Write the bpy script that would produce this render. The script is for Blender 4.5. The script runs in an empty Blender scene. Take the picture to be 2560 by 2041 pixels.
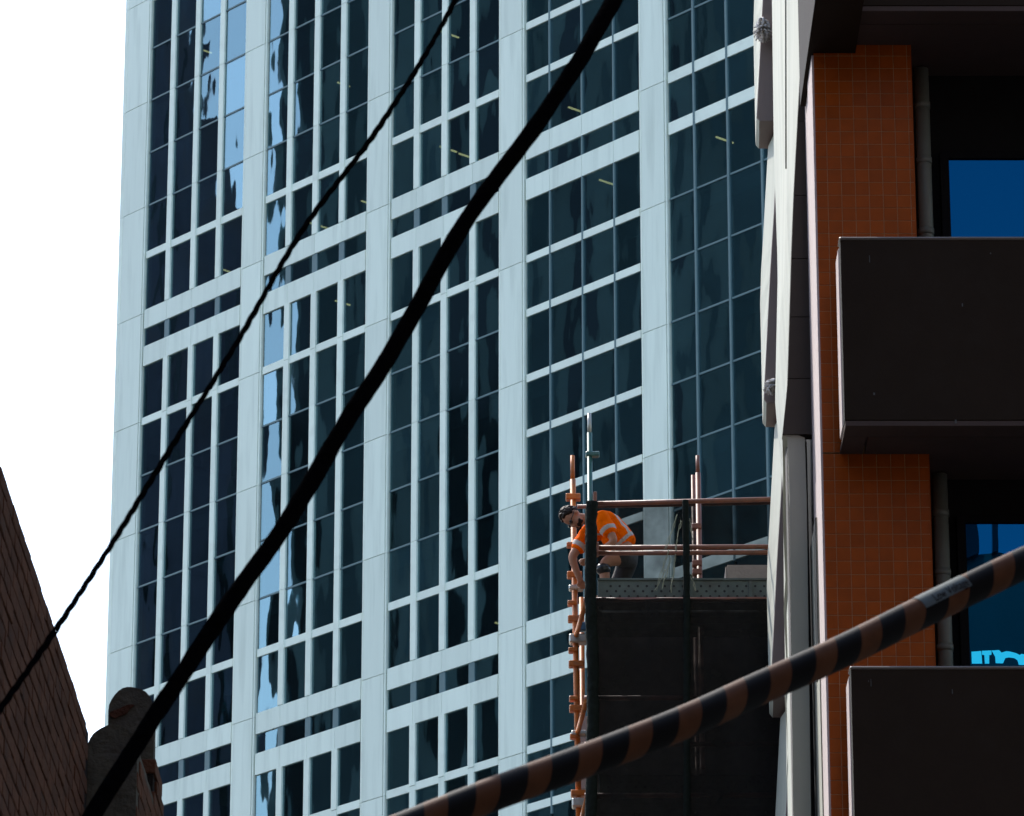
import bpy, bmesh, math, random
from mathutils import Vector, Matrix, noise as mnoise
R = math.radians
rng = random.Random(7)
S = bpy.context.scene
C = S.collection

# ------------------------------------------------------------------ camera, sky, sun, exposure
cam = bpy.data.cameras.new('camera'); cam_o = bpy.data.objects.new('camera', cam); C.objects.link(cam_o)
cam_o.location = (0, 0, 1.6); cam_o.rotation_euler = (R(90 + 19.8), 0, 0)
cam.sensor_width = 36; cam.lens = 169.6; cam.clip_start = 0.2; cam.clip_end = 8000
cam.dof.use_dof = True; cam.dof.focus_distance = 52; cam.dof.aperture_fstop = 24
S.camera = cam_o
SUN_AZ, SUN_EL = -33.0, 50.0            # degrees, azimuth measured from +Y towards +X
W = bpy.data.worlds.new('World'); S.world = W; W.use_nodes = True
nt = W.node_tree; nt.nodes.clear()
wo = nt.nodes.new('ShaderNodeOutputWorld'); bg = nt.nodes.new('ShaderNodeBackground'); sk = nt.nodes.new('ShaderNodeTexSky')
sk.sky_type = 'NISHITA'; sk.sun_disc = False; sk.sun_elevation = R(SUN_EL); sk.sun_rotation = R(SUN_AZ)
sk.air_density = 1.2; sk.dust_density = 1.6; sk.ozone_density = 1.2; sk.altitude = 20
bg.inputs['Strength'].default_value = 0.15
nt.links.new(sk.outputs[0], bg.inputs[0]); nt.links.new(bg.outputs[0], wo.inputs[0])
sl = bpy.data.lights.new('sun', 'SUN'); sl.energy = 2.1; sl.angle = R(0.53); sl.color = (1.0, 0.95, 0.88)
sun = bpy.data.objects.new('sun', sl); C.objects.link(sun)
sd = Vector((math.sin(R(SUN_AZ)) * math.cos(R(SUN_EL)), math.cos(R(SUN_AZ)) * math.cos(R(SUN_EL)), math.sin(R(SUN_EL))))
sun.rotation_euler = sd.to_track_quat('Z', 'Y').to_euler(); sun.location = sd * 300
S.view_settings.view_transform = 'Standard'; S.view_settings.look = 'None'
S.view_settings.exposure = 1.42; S.view_settings.gamma = 1.0; S.view_settings.use_curve_mapping = False
S.cycles.max_bounces = 8; S.cycles.transparent_max_bounces = 12

# ------------------------------------------------------------------ materials
MATS = {}
def pm(name, col, rough=0.6, var=0.12, scale=4.0, stretch=(1, 1, 1), bump=0.0, bscale=None, metal=0.0, rand=0.0, spec=0.5,
       dirt=None, dirt_scale=1.0, dirt_amt=0.0, emit=None, estr=0.0, coat=0.0, sheen=0.0):
    m = bpy.data.materials.new(name); m.use_nodes = True; MATS[name] = m
    t = m.node_tree; N = t.nodes; L = t.links
    b = N['Principled BSDF']; b.inputs['Roughness'].default_value = rough; b.inputs['Metallic'].default_value = metal
    b.inputs['Specular IOR Level'].default_value = spec; b.inputs['Coat Weight'].default_value = coat
    b.inputs['Sheen Weight'].default_value = sheen
    tc = N.new('ShaderNodeTexCoord'); mp = N.new('ShaderNodeMapping'); mp.inputs['Scale'].default_value = stretch
    L.new(tc.outputs['Object'], mp.inputs[0])
    vec = mp.outputs[0]
    oi = N.new('ShaderNodeObjectInfo')
    ad = N.new('ShaderNodeVectorMath'); ad.operation = 'ADD'
    sc = N.new('ShaderNodeVectorMath'); sc.operation = 'SCALE'; sc.inputs['Scale'].default_value = 37.0
    cx = N.new('ShaderNodeCombineXYZ')
    for k in range(3): L.new(oi.outputs['Random'], cx.inputs[k])
    L.new(cx.outputs[0], sc.inputs[0]); L.new(vec, ad.inputs[0]); L.new(sc.outputs[0], ad.inputs[1]); vec = ad.outputs[0]
    nz = N.new('ShaderNodeTexNoise'); nz.inputs['Scale'].default_value = scale; nz.inputs['Detail'].default_value = 6; nz.inputs['Roughness'].default_value = 0.65
    L.new(vec, nz.inputs['Vector'])
    mr = N.new('ShaderNodeMapRange'); mr.inputs['From Min'].default_value = 0.25; mr.inputs['From Max'].default_value = 0.75
    mr.inputs['To Min'].default_value = 1 - var; mr.inputs['To Max'].default_value = 1 + var
    L.new(nz.outputs['Fac'], mr.inputs['Value'])
    fac = mr.outputs[0]
    if rand:
        rr = N.new('ShaderNodeMapRange'); rr.inputs['To Min'].default_value = 1 - rand; rr.inputs['To Max'].default_value = 1 + rand
        L.new(oi.outputs['Random'], rr.inputs['Value'])
        mu = N.new('ShaderNodeMath'); mu.operation = 'MULTIPLY'; L.new(fac, mu.inputs[0]); L.new(rr.outputs[0], mu.inputs[1]); fac = mu.outputs[0]
    vm = N.new('ShaderNodeVectorMath'); vm.operation = 'SCALE'; vm.inputs[0].default_value = col[:3]; L.new(fac, vm.inputs['Scale'])
    cout = vm.outputs[0]
    if dirt is not None:
        n2 = N.new('ShaderNodeTexNoise'); n2.inputs['Scale'].default_value = dirt_scale; n2.inputs['Detail'].default_value = 8
        L.new(vec, n2.inputs['Vector'])
        r2 = N.new('ShaderNodeMapRange'); r2.inputs['From Min'].default_value = 0.5; r2.inputs['From Max'].default_value = 0.72; r2.inputs['To Max'].default_value = dirt_amt
        L.new(n2.outputs['Fac'], r2.inputs['Value'])
        mx = N.new('ShaderNodeMix'); mx.data_type = 'RGBA'; L.new(r2.outputs[0], mx.inputs['Factor'])
        L.new(cout, mx.inputs['A']); mx.inputs['B'].default_value = (*dirt, 1); cout = mx.outputs['Result']
    L.new(cout, b.inputs['Base Color'])
    if bump:
        n3 = N.new('ShaderNodeTexNoise'); n3.inputs['Scale'].default_value = bscale or scale * 4; n3.inputs['Detail'].default_value = 8
        L.new(vec, n3.inputs['Vector'])
        bp = N.new('ShaderNodeBump'); bp.inputs['Strength'].default_value = bump; bp.inputs['Distance'].default_value = 0.02
        L.new(n3.outputs['Fac'], bp.inputs['Height']); L.new(bp.outputs[0], b.inputs['Normal'])
    if emit:
        b.inputs['Emission Color'].default_value = (*emit, 1); b.inputs['Emission Strength'].default_value = estr
    return m

def glass_mat(name, refl_col, trans_col, refl=0.35, wave=0.006, wscale=(1.1, 1.1, 0.5), rough=0.0, tilt=0.004, opaque=None):
    m = bpy.data.materials.new(name); m.use_nodes = True; t = m.node_tree; N = t.nodes; L = t.links; N.clear()
    out = N.new('ShaderNodeOutputMaterial'); mix = N.new('ShaderNodeMixShader'); gl = N.new('ShaderNodeBsdfGlossy')
    gl.inputs['Color'].default_value = (*refl_col, 1); gl.inputs['Roughness'].default_value = rough
    if opaque:
        tr = N.new('ShaderNodeBsdfDiffuse'); tr.inputs['Color'].default_value = (*opaque, 1)
    else:
        tr = N.new('ShaderNodeBsdfTransparent'); tr.inputs['Color'].default_value = (*trans_col, 1)
    lw = N.new('ShaderNodeLayerWeight'); lw.inputs['Blend'].default_value = 0.5; pw = N.new('ShaderNodeMath'); pw.operation = 'POWER'; pw.inputs[1].default_value = 4; L.new(lw.outputs['Facing'], pw.inputs[0])
    fr = N.new('ShaderNodeMath'); fr.operation = 'MULTIPLY_ADD'; fr.inputs[1].default_value = 0.8; fr.inputs[2].default_value = 0.04; L.new(pw.outputs[0], fr.inputs[0])
    ma = N.new('ShaderNodeMath'); ma.operation = 'ADD'; ma.inputs[1].default_value = refl; ma.use_clamp = True; L.new(fr.outputs[0], ma.inputs[0])
    rv = N.new('ShaderNodeObjectInfo'); rm = N.new('ShaderNodeMapRange'); rm.inputs['To Min'].default_value = refl * 0.72; rm.inputs['To Max'].default_value = refl * 1.28
    L.new(rv.outputs['Random'], rm.inputs['Value']); L.new(rm.outputs[0], ma.inputs[1])
    L.new(ma.outputs[0], mix.inputs['Fac']); L.new(tr.outputs[0], mix.inputs[1]); L.new(gl.outputs[0], mix.inputs[2]); L.new(mix.outputs[0], out.inputs['Surface'])
    tc = N.new('ShaderNodeTexCoord'); oi = N.new('ShaderNodeObjectInfo')
    mp = N.new('ShaderNodeMapping'); mp.inputs['Scale'].default_value = wscale; L.new(tc.outputs['Object'], mp.inputs[0])
    wn = N.new('ShaderNodeTexWhiteNoise'); wn.noise_dimensions = '1D'; L.new(oi.outputs['Random'], wn.inputs['W'])
    sc = N.new('ShaderNodeVectorMath'); sc.operation = 'SCALE'; sc.inputs['Scale'].default_value = 60; L.new(wn.outputs['Color'], sc.inputs[0])
    ad = N.new('ShaderNodeVectorMath'); ad.operation = 'ADD'; L.new(mp.outputs[0], ad.inputs[0]); L.new(sc.outputs[0], ad.inputs[1])
    nz = N.new('ShaderNodeTexNoise'); nz.inputs['Scale'].default_value = 1.0; nz.inputs['Detail'].default_value = 3.0; nz.inputs['Roughness'].default_value = 0.45
    L.new(ad.outputs[0], nz.inputs['Vector'])
    def centred(sock, amp):
        s = N.new('ShaderNodeVectorMath'); s.operation = 'SUBTRACT'; s.inputs[1].default_value = (0.5, 0.5, 0.5); L.new(sock, s.inputs[0])
        q = N.new('ShaderNodeVectorMath'); q.operation = 'SCALE'; q.inputs['Scale'].default_value = amp; L.new(s.outputs[0], q.inputs[0]); return q.outputs[0]
    g = N.new('ShaderNodeNewGeometry')
    a1 = N.new('ShaderNodeVectorMath'); a1.operation = 'ADD'; L.new(g.outputs['Normal'], a1.inputs[0]); L.new(centred(nz.outputs['Color'], wave * 2), a1.inputs[1])
    a2 = N.new('ShaderNodeVectorMath'); a2.operation = 'ADD'; L.new(a1.outputs[0], a2.inputs[0]); L.new(centred(wn.outputs['Color'], tilt), a2.inputs[1])
    nn = N.new('ShaderNodeVectorMath'); nn.operation = 'NORMALIZE'; L.new(a2.outputs[0], nn.inputs[0]); L.new(nn.outputs[0], gl.inputs['Normal'])
    return m

def net_mat(name, col, alpha):
    m = bpy.data.materials.new(name); m.use_nodes = True; t = m.node_tree; N = t.nodes; L = t.links
    b = N['Principled BSDF']; b.inputs['Roughness'].default_value = 0.9; b.inputs['Base Color'].default_value = (*col, 1); b.inputs['Specular IOR Level'].default_value = 0.1
    tc = N.new('ShaderNodeTexCoord'); nz = N.new('ShaderNodeTexNoise'); nz.inputs['Scale'].default_value = 5; nz.inputs['Detail'].default_value = 7
    L.new(tc.outputs['Object'], nz.inputs['Vector'])
    mr = N.new('ShaderNodeMapRange'); mr.inputs['From Min'].default_value = 0.3; mr.inputs['From Max'].default_value = 0.7
    mr.inputs['To Min'].default_value = max(0, alpha - 0.1); mr.inputs['To Max'].default_value = min(1, alpha + 0.1); L.new(nz.outputs['Fac'], mr.inputs['Value'])
    L.new(mr.outputs[0], b.inputs['Alpha'])
    return m

pm('white_panel', (0.795, 0.86, 0.74), 0.42, var=0.045, scale=0.9, rand=0.05, stretch=(2.5, 1, 0.22), dirt=(0.50, 0.56, 0.47), dirt_scale=1.3, dirt_amt=0.4, spec=0.4)
pm('white_mullion', (0.825, 0.885, 0.755), 0.4, var=0.04, scale=1.0, rand=0.05, dirt=(0.62, 0.64, 0.55), dirt_scale=2.2, dirt_amt=0.3)
pm('aluminium_blue', (0.10, 0.17, 0.18), 0.4, var=0.08, scale=2.0, metal=0.0)
pm('joint_dark', (0.09, 0.10, 0.09), 0.9, var=0.2)
pm('seal_grey', (0.30, 0.33, 0.29), 0.8, var=0.2, scale=3)
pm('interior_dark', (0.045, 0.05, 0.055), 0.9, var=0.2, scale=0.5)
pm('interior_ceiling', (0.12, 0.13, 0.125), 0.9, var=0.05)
pm('lamp_tube', (0.9, 0.8, 0.5), 0.5, emit=(1.0, 0.58, 0.26), estr=1.25)
glass_t = glass_mat('tower_glass', (0.66, 0.93, 1.0), (0.30, 0.42, 0.43), refl=0.17, wave=0.011, wscale=(1.25, 1.25, 0.36), tilt=0.004, rough=0.012)
pm('stone_brown', (0.20, 0.15, 0.135), 0.85, var=0.2, scale=0.3, dirt=(0.14, 0.12, 0.11), dirt_scale=0.12, dirt_amt=0.8)
pm('concrete_mid', (0.115, 0.165, 0.165), 0.85, var=0.25, scale=0.12, rand=0.3)
pm('concrete_teal', (0.05, 0.09, 0.10), 0.7, var=0.3, scale=0.15, rand=0.4)
pm('slate_stone', (0.105, 0.11, 0.155), 0.85, var=0.3, scale=0.25, dirt=(0.16, 0.125, 0.115), dirt_scale=0.1, dirt_amt=0.9)
pm('glass_dark', (0.012, 0.018, 0.022), 0.1, var=0.1)
pm('brick_red', (0.088, 0.036, 0.018), 0.92, var=0.28, scale=18, rand=0.2, bump=0.5, bscale=60, dirt=(0.035, 0.026, 0.022), dirt_scale=9, dirt_amt=0.6, spec=0.15)
pm('mortar', (0.016, 0.014, 0.012), 0.95, var=0.25, scale=20, bump=0.4, spec=0.1)
pm('render_stone', (0.072, 0.066, 0.049), 0.95, var=0.35, scale=9, bump=0.9, bscale=26, dirt=(0.06, 0.055, 0.05), dirt_scale=4, dirt_amt=0.7, spec=0.15)
pm('brick_patch', (0.062, 0.026, 0.016), 0.95, var=0.3, scale=14, bump=0.7, spec=0.1)
pm('tile_orange', (0.36, 0.070, 0.004), 0.42, var=0.16, scale=7, rand=0.07, bump=0.05, bscale=12, spec=0.12)
pm('grout', (0.46, 0.28, 0.15), 0.9, var=0.2, scale=12)
pm('pink_render', (0.55, 0.46, 0.44), 0.8, var=0.05, scale=2, bump=0.15, bscale=30)
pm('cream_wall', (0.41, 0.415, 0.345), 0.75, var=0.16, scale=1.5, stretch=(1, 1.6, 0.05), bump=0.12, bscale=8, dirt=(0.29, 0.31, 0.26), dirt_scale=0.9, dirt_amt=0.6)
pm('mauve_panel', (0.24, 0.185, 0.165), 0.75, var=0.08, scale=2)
pm('grey_panel', (0.068, 0.058, 0.050), 0.8, var=0.12, scale=1.5, rand=0.08, bump=0.1, bscale=25, spec=0.1)
pm('grey_column', (0.062, 0.051, 0.044), 0.8, var=0.12, scale=3, bump=0.2, bscale=20, dirt=(0.06, 0.055, 0.05), dirt_scale=2.2, dirt_amt=0.5)
pm('balustrade_dark', (0.027, 0.018, 0.0115), 0.7, var=0.10, scale=3, dirt=(0.028, 0.022, 0.017), dirt_scale=6, dirt_amt=0.25, bump=0.06, bscale=40, spec=0.08)
pm('soffit', (0.09, 0.066, 0.058), 0.85, var=0.1, scale=2, bump=0.1, spec=0.1)
pm('capping_grey', (0.20, 0.18, 0.165), 0.5, var=0.1)
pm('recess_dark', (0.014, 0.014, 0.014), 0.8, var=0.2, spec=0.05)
pm('pipe_grey', (0.15, 0.165, 0.14), 0.55, var=0.1, scale=6)
pm('frame_dark', (0.007, 0.007, 0.008), 0.6, var=0.1, spec=0.05)
win_blue = glass_mat('window_blue', (0.01, 0.42, 1.0), (0, 0, 0), refl=0.055, wave=0.0025, wscale=(2, 2, 0.8), tilt=0.0, opaque=(0.0, 0.01, 0.03))
pm('cyan_glow', (0.02, 0.4, 0.6), 0.5, var=0.02, emit=(0.01, 0.42, 0.72), estr=0.36)  # emission put into the colour of the letter shapes
pm('scaffold_orange', (0.50, 0.135, 0.010), 0.5, var=0.25, scale=14, dirt=(0.24, 0.11, 0.06), dirt_scale=11, dirt_amt=0.7, bump=0.1)
pm('scaffold_oxide', (0.21, 0.075, 0.042), 0.5, var=0.25, scale=12, dirt=(0.10, 0.055, 0.042), dirt_scale=9, dirt_amt=0.7, bump=0.1)
pm('scaffold_green', (0.03, 0.11, 0.10), 0.4, var=0.2, scale=12, dirt=(0.22, 0.24, 0.18), dirt_scale=9, dirt_amt=0.5)
pm('galv_steel', (0.42, 0.42, 0.38), 0.45, var=0.2, scale=15, metal=0.6)
pm('plank_steel', (0.072, 0.092, 0.080), 0.5, var=0.3, scale=7, dirt=(0.055, 0.04, 0.03), dirt_scale=5, dirt_amt=0.7)
pm('hole_dark', (0.02, 0.02, 0.02), 0.9)
pm('oxide_dark', (0.16, 0.05, 0.03), 0.7, var=0.2, scale=8)
net_hi = net_mat('net_thin', (0.010, 0.012, 0.010), 0.72)
net_lo = net_mat('net_dense', (0.013, 0.0115, 0.010), 0.9)
pm('net_bundle', (0.010, 0.013, 0.011), 0.85, var=0.3, scale=14, bump=0.8, bscale=22, spec=0.06)
pm('thread_white', (0.26, 0.27, 0.19), 0.8, var=0.2)
pm('concrete_block', (0.34, 0.29, 0.245), 0.9, var=0.15, scale=8, bump=0.3)
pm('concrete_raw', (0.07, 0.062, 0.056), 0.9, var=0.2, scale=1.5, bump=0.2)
pm('plaster_pale', (0.42, 0.37, 0.34), 0.85, var=0.1, scale=8)
pm('skin', (0.36, 0.17, 0.10), 0.7, var=0.08, scale=14)
pm('hair', (0.018, 0.011, 0.008), 0.55, var=0.35, scale=40, bump=0.6, bscale=60, spec=0.1)
pm('shirt_orange', (0.86, 0.125, 0.0), 0.85, var=0.12, scale=9, bump=0.9, bscale=13, spec=0.03)
pm('stripe_grey', (0.40, 0.36, 0.33), 0.6, var=0.1, scale=20)
pm('shorts_dark', (0.028, 0.027, 0.028), 0.85, var=0.2, scale=12, bump=0.5, bscale=16)
pm('black_rubber', (0.015, 0.016, 0.016), 0.28, var=0.2)
pm('lens_black', (0.008, 0.008, 0.009), 0.12)
pm('boot_tan', (0.28, 0.14, 0.07), 0.8, var=0.2, scale=20)
pm('cable_black', (0.003, 0.003, 0.0034), 0.9, var=0.3, scale=30, bump=0.6, bscale=45, spec=0.0)
pm('rope_white', (0.62, 0.58, 0.55), 0.95, var=0.25, scale=40, bump=0.6)
pm('asphalt', (0.05, 0.05, 0.052), 0.9, var=0.2, scale=2, bump=0.2)
pm('pole_wood', (0.13, 0.09, 0.06), 0.9, var=0.3, scale=6, stretch=(6, 6, 0.5))
pm('tape_grey', (0.085, 0.115, 0.12), 0.8, var=0.1, scale=30)
pm('ink_maroon', (0.012, 0.002, 0.004), 0.9, var=0.1, spec=0.0)

def tiger_mat():
    m = bpy.data.materials.new('tiger_stripe'); m.use_nodes = True; t = m.node_tree; N = t.nodes; L = t.links; b = N['Principled BSDF']
    b.inputs['Roughness'].default_value = 0.6; b.inputs['Specular IOR Level'].default_value = 0.1
    uv = N.new('ShaderNodeTexCoord'); sx = N.new('ShaderNodeSeparateXYZ'); L.new(uv.outputs['UV'], sx.inputs[0])
    # u: metres along the cover, v: turns round it
    d = N.new('ShaderNodeMath'); d.operation = 'DIVIDE'; d.inputs[1].default_value = 0.134; L.new(sx.outputs['X'], d.inputs[0])
    a = N.new('ShaderNodeMath'); a.operation = 'ADD'; L.new(d.outputs[0], a.inputs[0]); L.new(sx.outputs['Y'], a.inputs[1])
    f = N.new('ShaderNodeMath'); f.operation = 'FRACT'; L.new(a.outputs[0], f.inputs[0])
    g = N.new('ShaderNodeMath'); g.operation = 'GREATER_THAN'; g.inputs[1].default_value = 0.54; L.new(f.outputs[0], g.inputs[0])
    nz = N.new('ShaderNodeTexNoise'); nz.inputs['Scale'].default_value = 22; nz.inputs['Detail'].default_value = 6
    tc = N.new('ShaderNodeTexCoord'); L.new(tc.outputs['Object'], nz.inputs['Vector'])
    mr = N.new('ShaderNodeMapRange'); mr.inputs['To Min'].default_value = 0.6; mr.inputs['To Max'].default_value = 1.3; L.new(nz.outputs['Fac'], mr.inputs['Value'])
    mx = N.new('ShaderNodeMix'); mx.data_type = 'RGBA'; L.new(g.outputs[0], mx.inputs['Factor'])
    mx.inputs['A'].default_value = (0.004, 0.0045, 0.005, 1); mx.inputs['B'].default_value = (0.10, 0.041, 0.018, 1)
    vm = N.new('ShaderNodeVectorMath'); vm.operation = 'SCALE'; L.new(mx.outputs['Result'], vm.inputs[0]); L.new(mr.outputs[0], vm.inputs['Scale'])
    L.new(vm.outputs[0], b.inputs['Base Color']); return m
tiger = tiger_mat()
M = MATS

# ------------------------------------------------------------------ helpers
def link(o, parent=None, **props):
    C.objects.link(o)
    if parent: o.parent = parent
    for k, v in props.items(): o[k] = v
    return o
def from_bm(name, bm, mats, parent=None, smooth=False, **props):
    me = bpy.data.meshes.new(name); bm.to_mesh(me); bm.free()
    for m in (mats if isinstance(mats, (list, tuple)) else [mats]): me.materials.append(m)
    if smooth:
        for p in me.polygons: p.use_smooth = True
    return link(bpy.data.objects.new(name, me), parent, **props)
def empty(name, loc=(0, 0, 0), rz=0.0, parent=None, **props):
    o = bpy.data.objects.new(name, None); o.location = loc; o.rotation_euler = (0, 0, rz); o.empty_display_size = 0.5
    return link(o, parent, **props)
def add_box(bm, x0, x1, y0, y1, z0, z1):
    v = [bm.verts.new((x, y, z)) for z in (z0, z1) for y in (y0, y1) for x in (x0, x1)]
    for f in ((0, 2, 3, 1), (4, 5, 7, 6), (0, 1, 5, 4), (2, 6, 7, 3), (0, 4, 6, 2), (1, 3, 7, 5)): bm.faces.new([v[i] for i in f])
    return v
BOXES = {}
def box_mesh(w, d, h, mat, bev=0.0):
    k = (round(w, 3), round(d, 3), round(h, 3), mat.name, bev)
    if k not in BOXES:
        bm = bmesh.new(); add_box(bm, -w / 2, w / 2, -d / 2, d / 2, -h / 2, h / 2)
        if bev: bmesh.ops.bevel(bm, geom=list(bm.edges), offset=bev, segments=1, affect='EDGES')
        me = bpy.data.meshes.new('box_piece'); bm.to_mesh(me); bm.free(); me.materials.append(mat); BOXES[k] = me
    return BOXES[k]
def piece(name, x0, x1, y0, y1, z0, z1, mat, parent=None, bev=0.0, rot=None, **props):
    o = bpy.data.objects.new(name, box_mesh(x1 - x0, y1 - y0, z1 - z0, mat, bev))
    o.location = ((x0 + x1) / 2, (y0 + y1) / 2, (z0 + z1) / 2)
    if rot: o.rotation_euler = rot
    return link(o, parent, **props)
def resample(pts, n):
    P = [Vector(p) for p in pts]; out = []
    for i in range(n):
        t = i / (n - 1) * (len(P) - 1); k = min(int(t), len(P) - 2); u = t - k
        p0 = P[max(k - 1, 0)]; p1 = P[k]; p2 = P[k + 1]; p3 = P[min(k + 2, len(P) - 1)]
        out.append(0.5 * ((2 * p1) + (p2 - p0) * u + (2 * p0 - 5 * p1 + 4 * p2 - p3) * u * u + (3 * p1 - p0 - 3 * p2 + p3) * u ** 3))
    return out
def frames(P):
    T = []
    for i in range(len(P)): T.append((P[min(i + 1, len(P) - 1)] - P[max(i - 1, 0)]).normalized())
    n = T[0].orthogonal().normalized(); F = []
    for i in range(len(P)):
        n = (n - T[i] * n.dot(T[i])).normalized(); F.append((n.copy(), T[i].cross(n)))
    return T, F
def add_tube(bm, P, rad, seg=10, caps=True, up=None):
    P = [Vector(p) for p in P]; T, F = frames(P)
    uvl = bm.loops.layers.uv.verify(); rings = []; cum = [0.0]
    for i in range(1, len(P)): cum.append(cum[-1] + (P[i] - P[i - 1]).length)
    for i, p in enumerate(P):
        r = rad(i / (len(P) - 1)) if callable(rad) else rad
        a, b = F[i]
        if up is not None:
            b = T[i].cross(Vector(up)).normalized(); a = b.cross(T[i]).normalized()
        ring = []
        for k in range(seg):
            th = 2 * math.pi * k / seg; rr = r(th) if callable(r) else r
            ring.append(bm.verts.new(p + a * math.cos(th) * rr + b * math.sin(th) * rr))
        rings.append(ring)
    for i in range(len(P) - 1):
        for k in range(seg):
            f = bm.faces.new((rings[i][k], rings[i][(k + 1) % seg], rings[i + 1][(k + 1) % seg], rings[i + 1][k]))
            for lp, (u, v) in zip(f.loops, ((cum[i], k / seg), (cum[i], (k + 1) / seg), (cum[i + 1], (k + 1) / seg), (cum[i + 1], k / seg))): lp[uvl].uv = (u, v)
            f.smooth = True
    if caps:
        bm.faces.new(rings[0][::-1]); bm.faces.new(rings[-1])
def tube(name, pts, rad, mat, parent=None, seg=10, up=None, **props):
    bm = bmesh.new(); add_tube(bm, pts, rad, seg, up=up); bmesh.ops.recalc_face_normals(bm, faces=bm.faces)
    return from_bm(name, bm, mat, parent, **props)

# ------------------------------------------------------------------ ground
bm = bmesh.new(); bmesh.ops.create_grid(bm, x_segments=1, y_segments=1, size=4000)
from_bm('ground', bm, M['asphalt'], kind='structure')
bm = bmesh.new(); add_box(bm, -2.15, 2.0, -60, 120, -0.2, 0.12)
from_bm('pavement', bm, M['concrete_raw'], kind='structure')

# ------------------------------------------------------------------ office tower
# local frame: x along the facade (to the right), y into the building, z up; face plane y = 0
ST = 3.955; ZB = 44.87
tower = empty('office_tower', (0, 140, 0), R(-48.9), label='white panelled office tower with dark glass window grid filling the background', category='office tower')
def zu(u): return ZB + ST * u
BAYS = [  # x0, x1, mullion centres, mullion width, thick white mullions?, u range built piece by piece, kind
    (-19.17, -13.83, None, 0.25, True, -0.5, 7.5),
    (-12.55, -7.23, None, 0.265, True, -1.0, 7.0),
    (-5.93, -0.66, None, 0.27, True, -1.0, 6.5),
    (0.65, 5.88, (1.77, 3.27, 4.73), 0.065, False, -1.5, 5.5),
    (7.18, 12.70, (8.32, 9.77, 11.21), 0.085, False, 0.0, 5.0)]
PIERS = [(-20.74, -19.22), (-13.78, -12.60), (-7.18, -5.98), (-0.61, 0.60), (5.93, 7.13), (12.75, 13.95)]
def rows_of(bay):
    """(kind, z0, z1) horizontals of one bay; kinds: white, thin, band"""
    H = []
    for k in range(-6, 27):
        u = k / 2
        ph = (u % 4.0)
        if ph == 3.5:      # lower edge of the band storey
            if bay == 4: H += [('white', zu(u + 0.03), zu(u + 0.13))]
            else: H += [('band', zu(u + 0.0), zu(u + 0.18))]
        elif ph == 0.0:
            if bay == 4: H += [('white', zu(u - 0.04), zu(u + 0.05))]
            else: H += [('band', zu(u - 0.155), zu(u + 0.02))]
        elif bay == 3:
            H += [('white', zu(u - 0.03), zu(u + 0.033))] if u == int(u) else [('white', zu(u + 0.015), zu(u + 0.078))]
        elif bay < 3 and ph == 0.5: H += [('white', zu(u + 0.0), zu(u + 0.065))]
        elif bay < 3 and ph == 3.0: H += [('white', zu(u - 0.04), zu(u + 0.025))]
        else: H += [('thin', zu(u) - 0.03, zu(u) + 0.03)]
    return H
stuff_w = bmesh.new(); stuff_g = bmesh.new()
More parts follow.
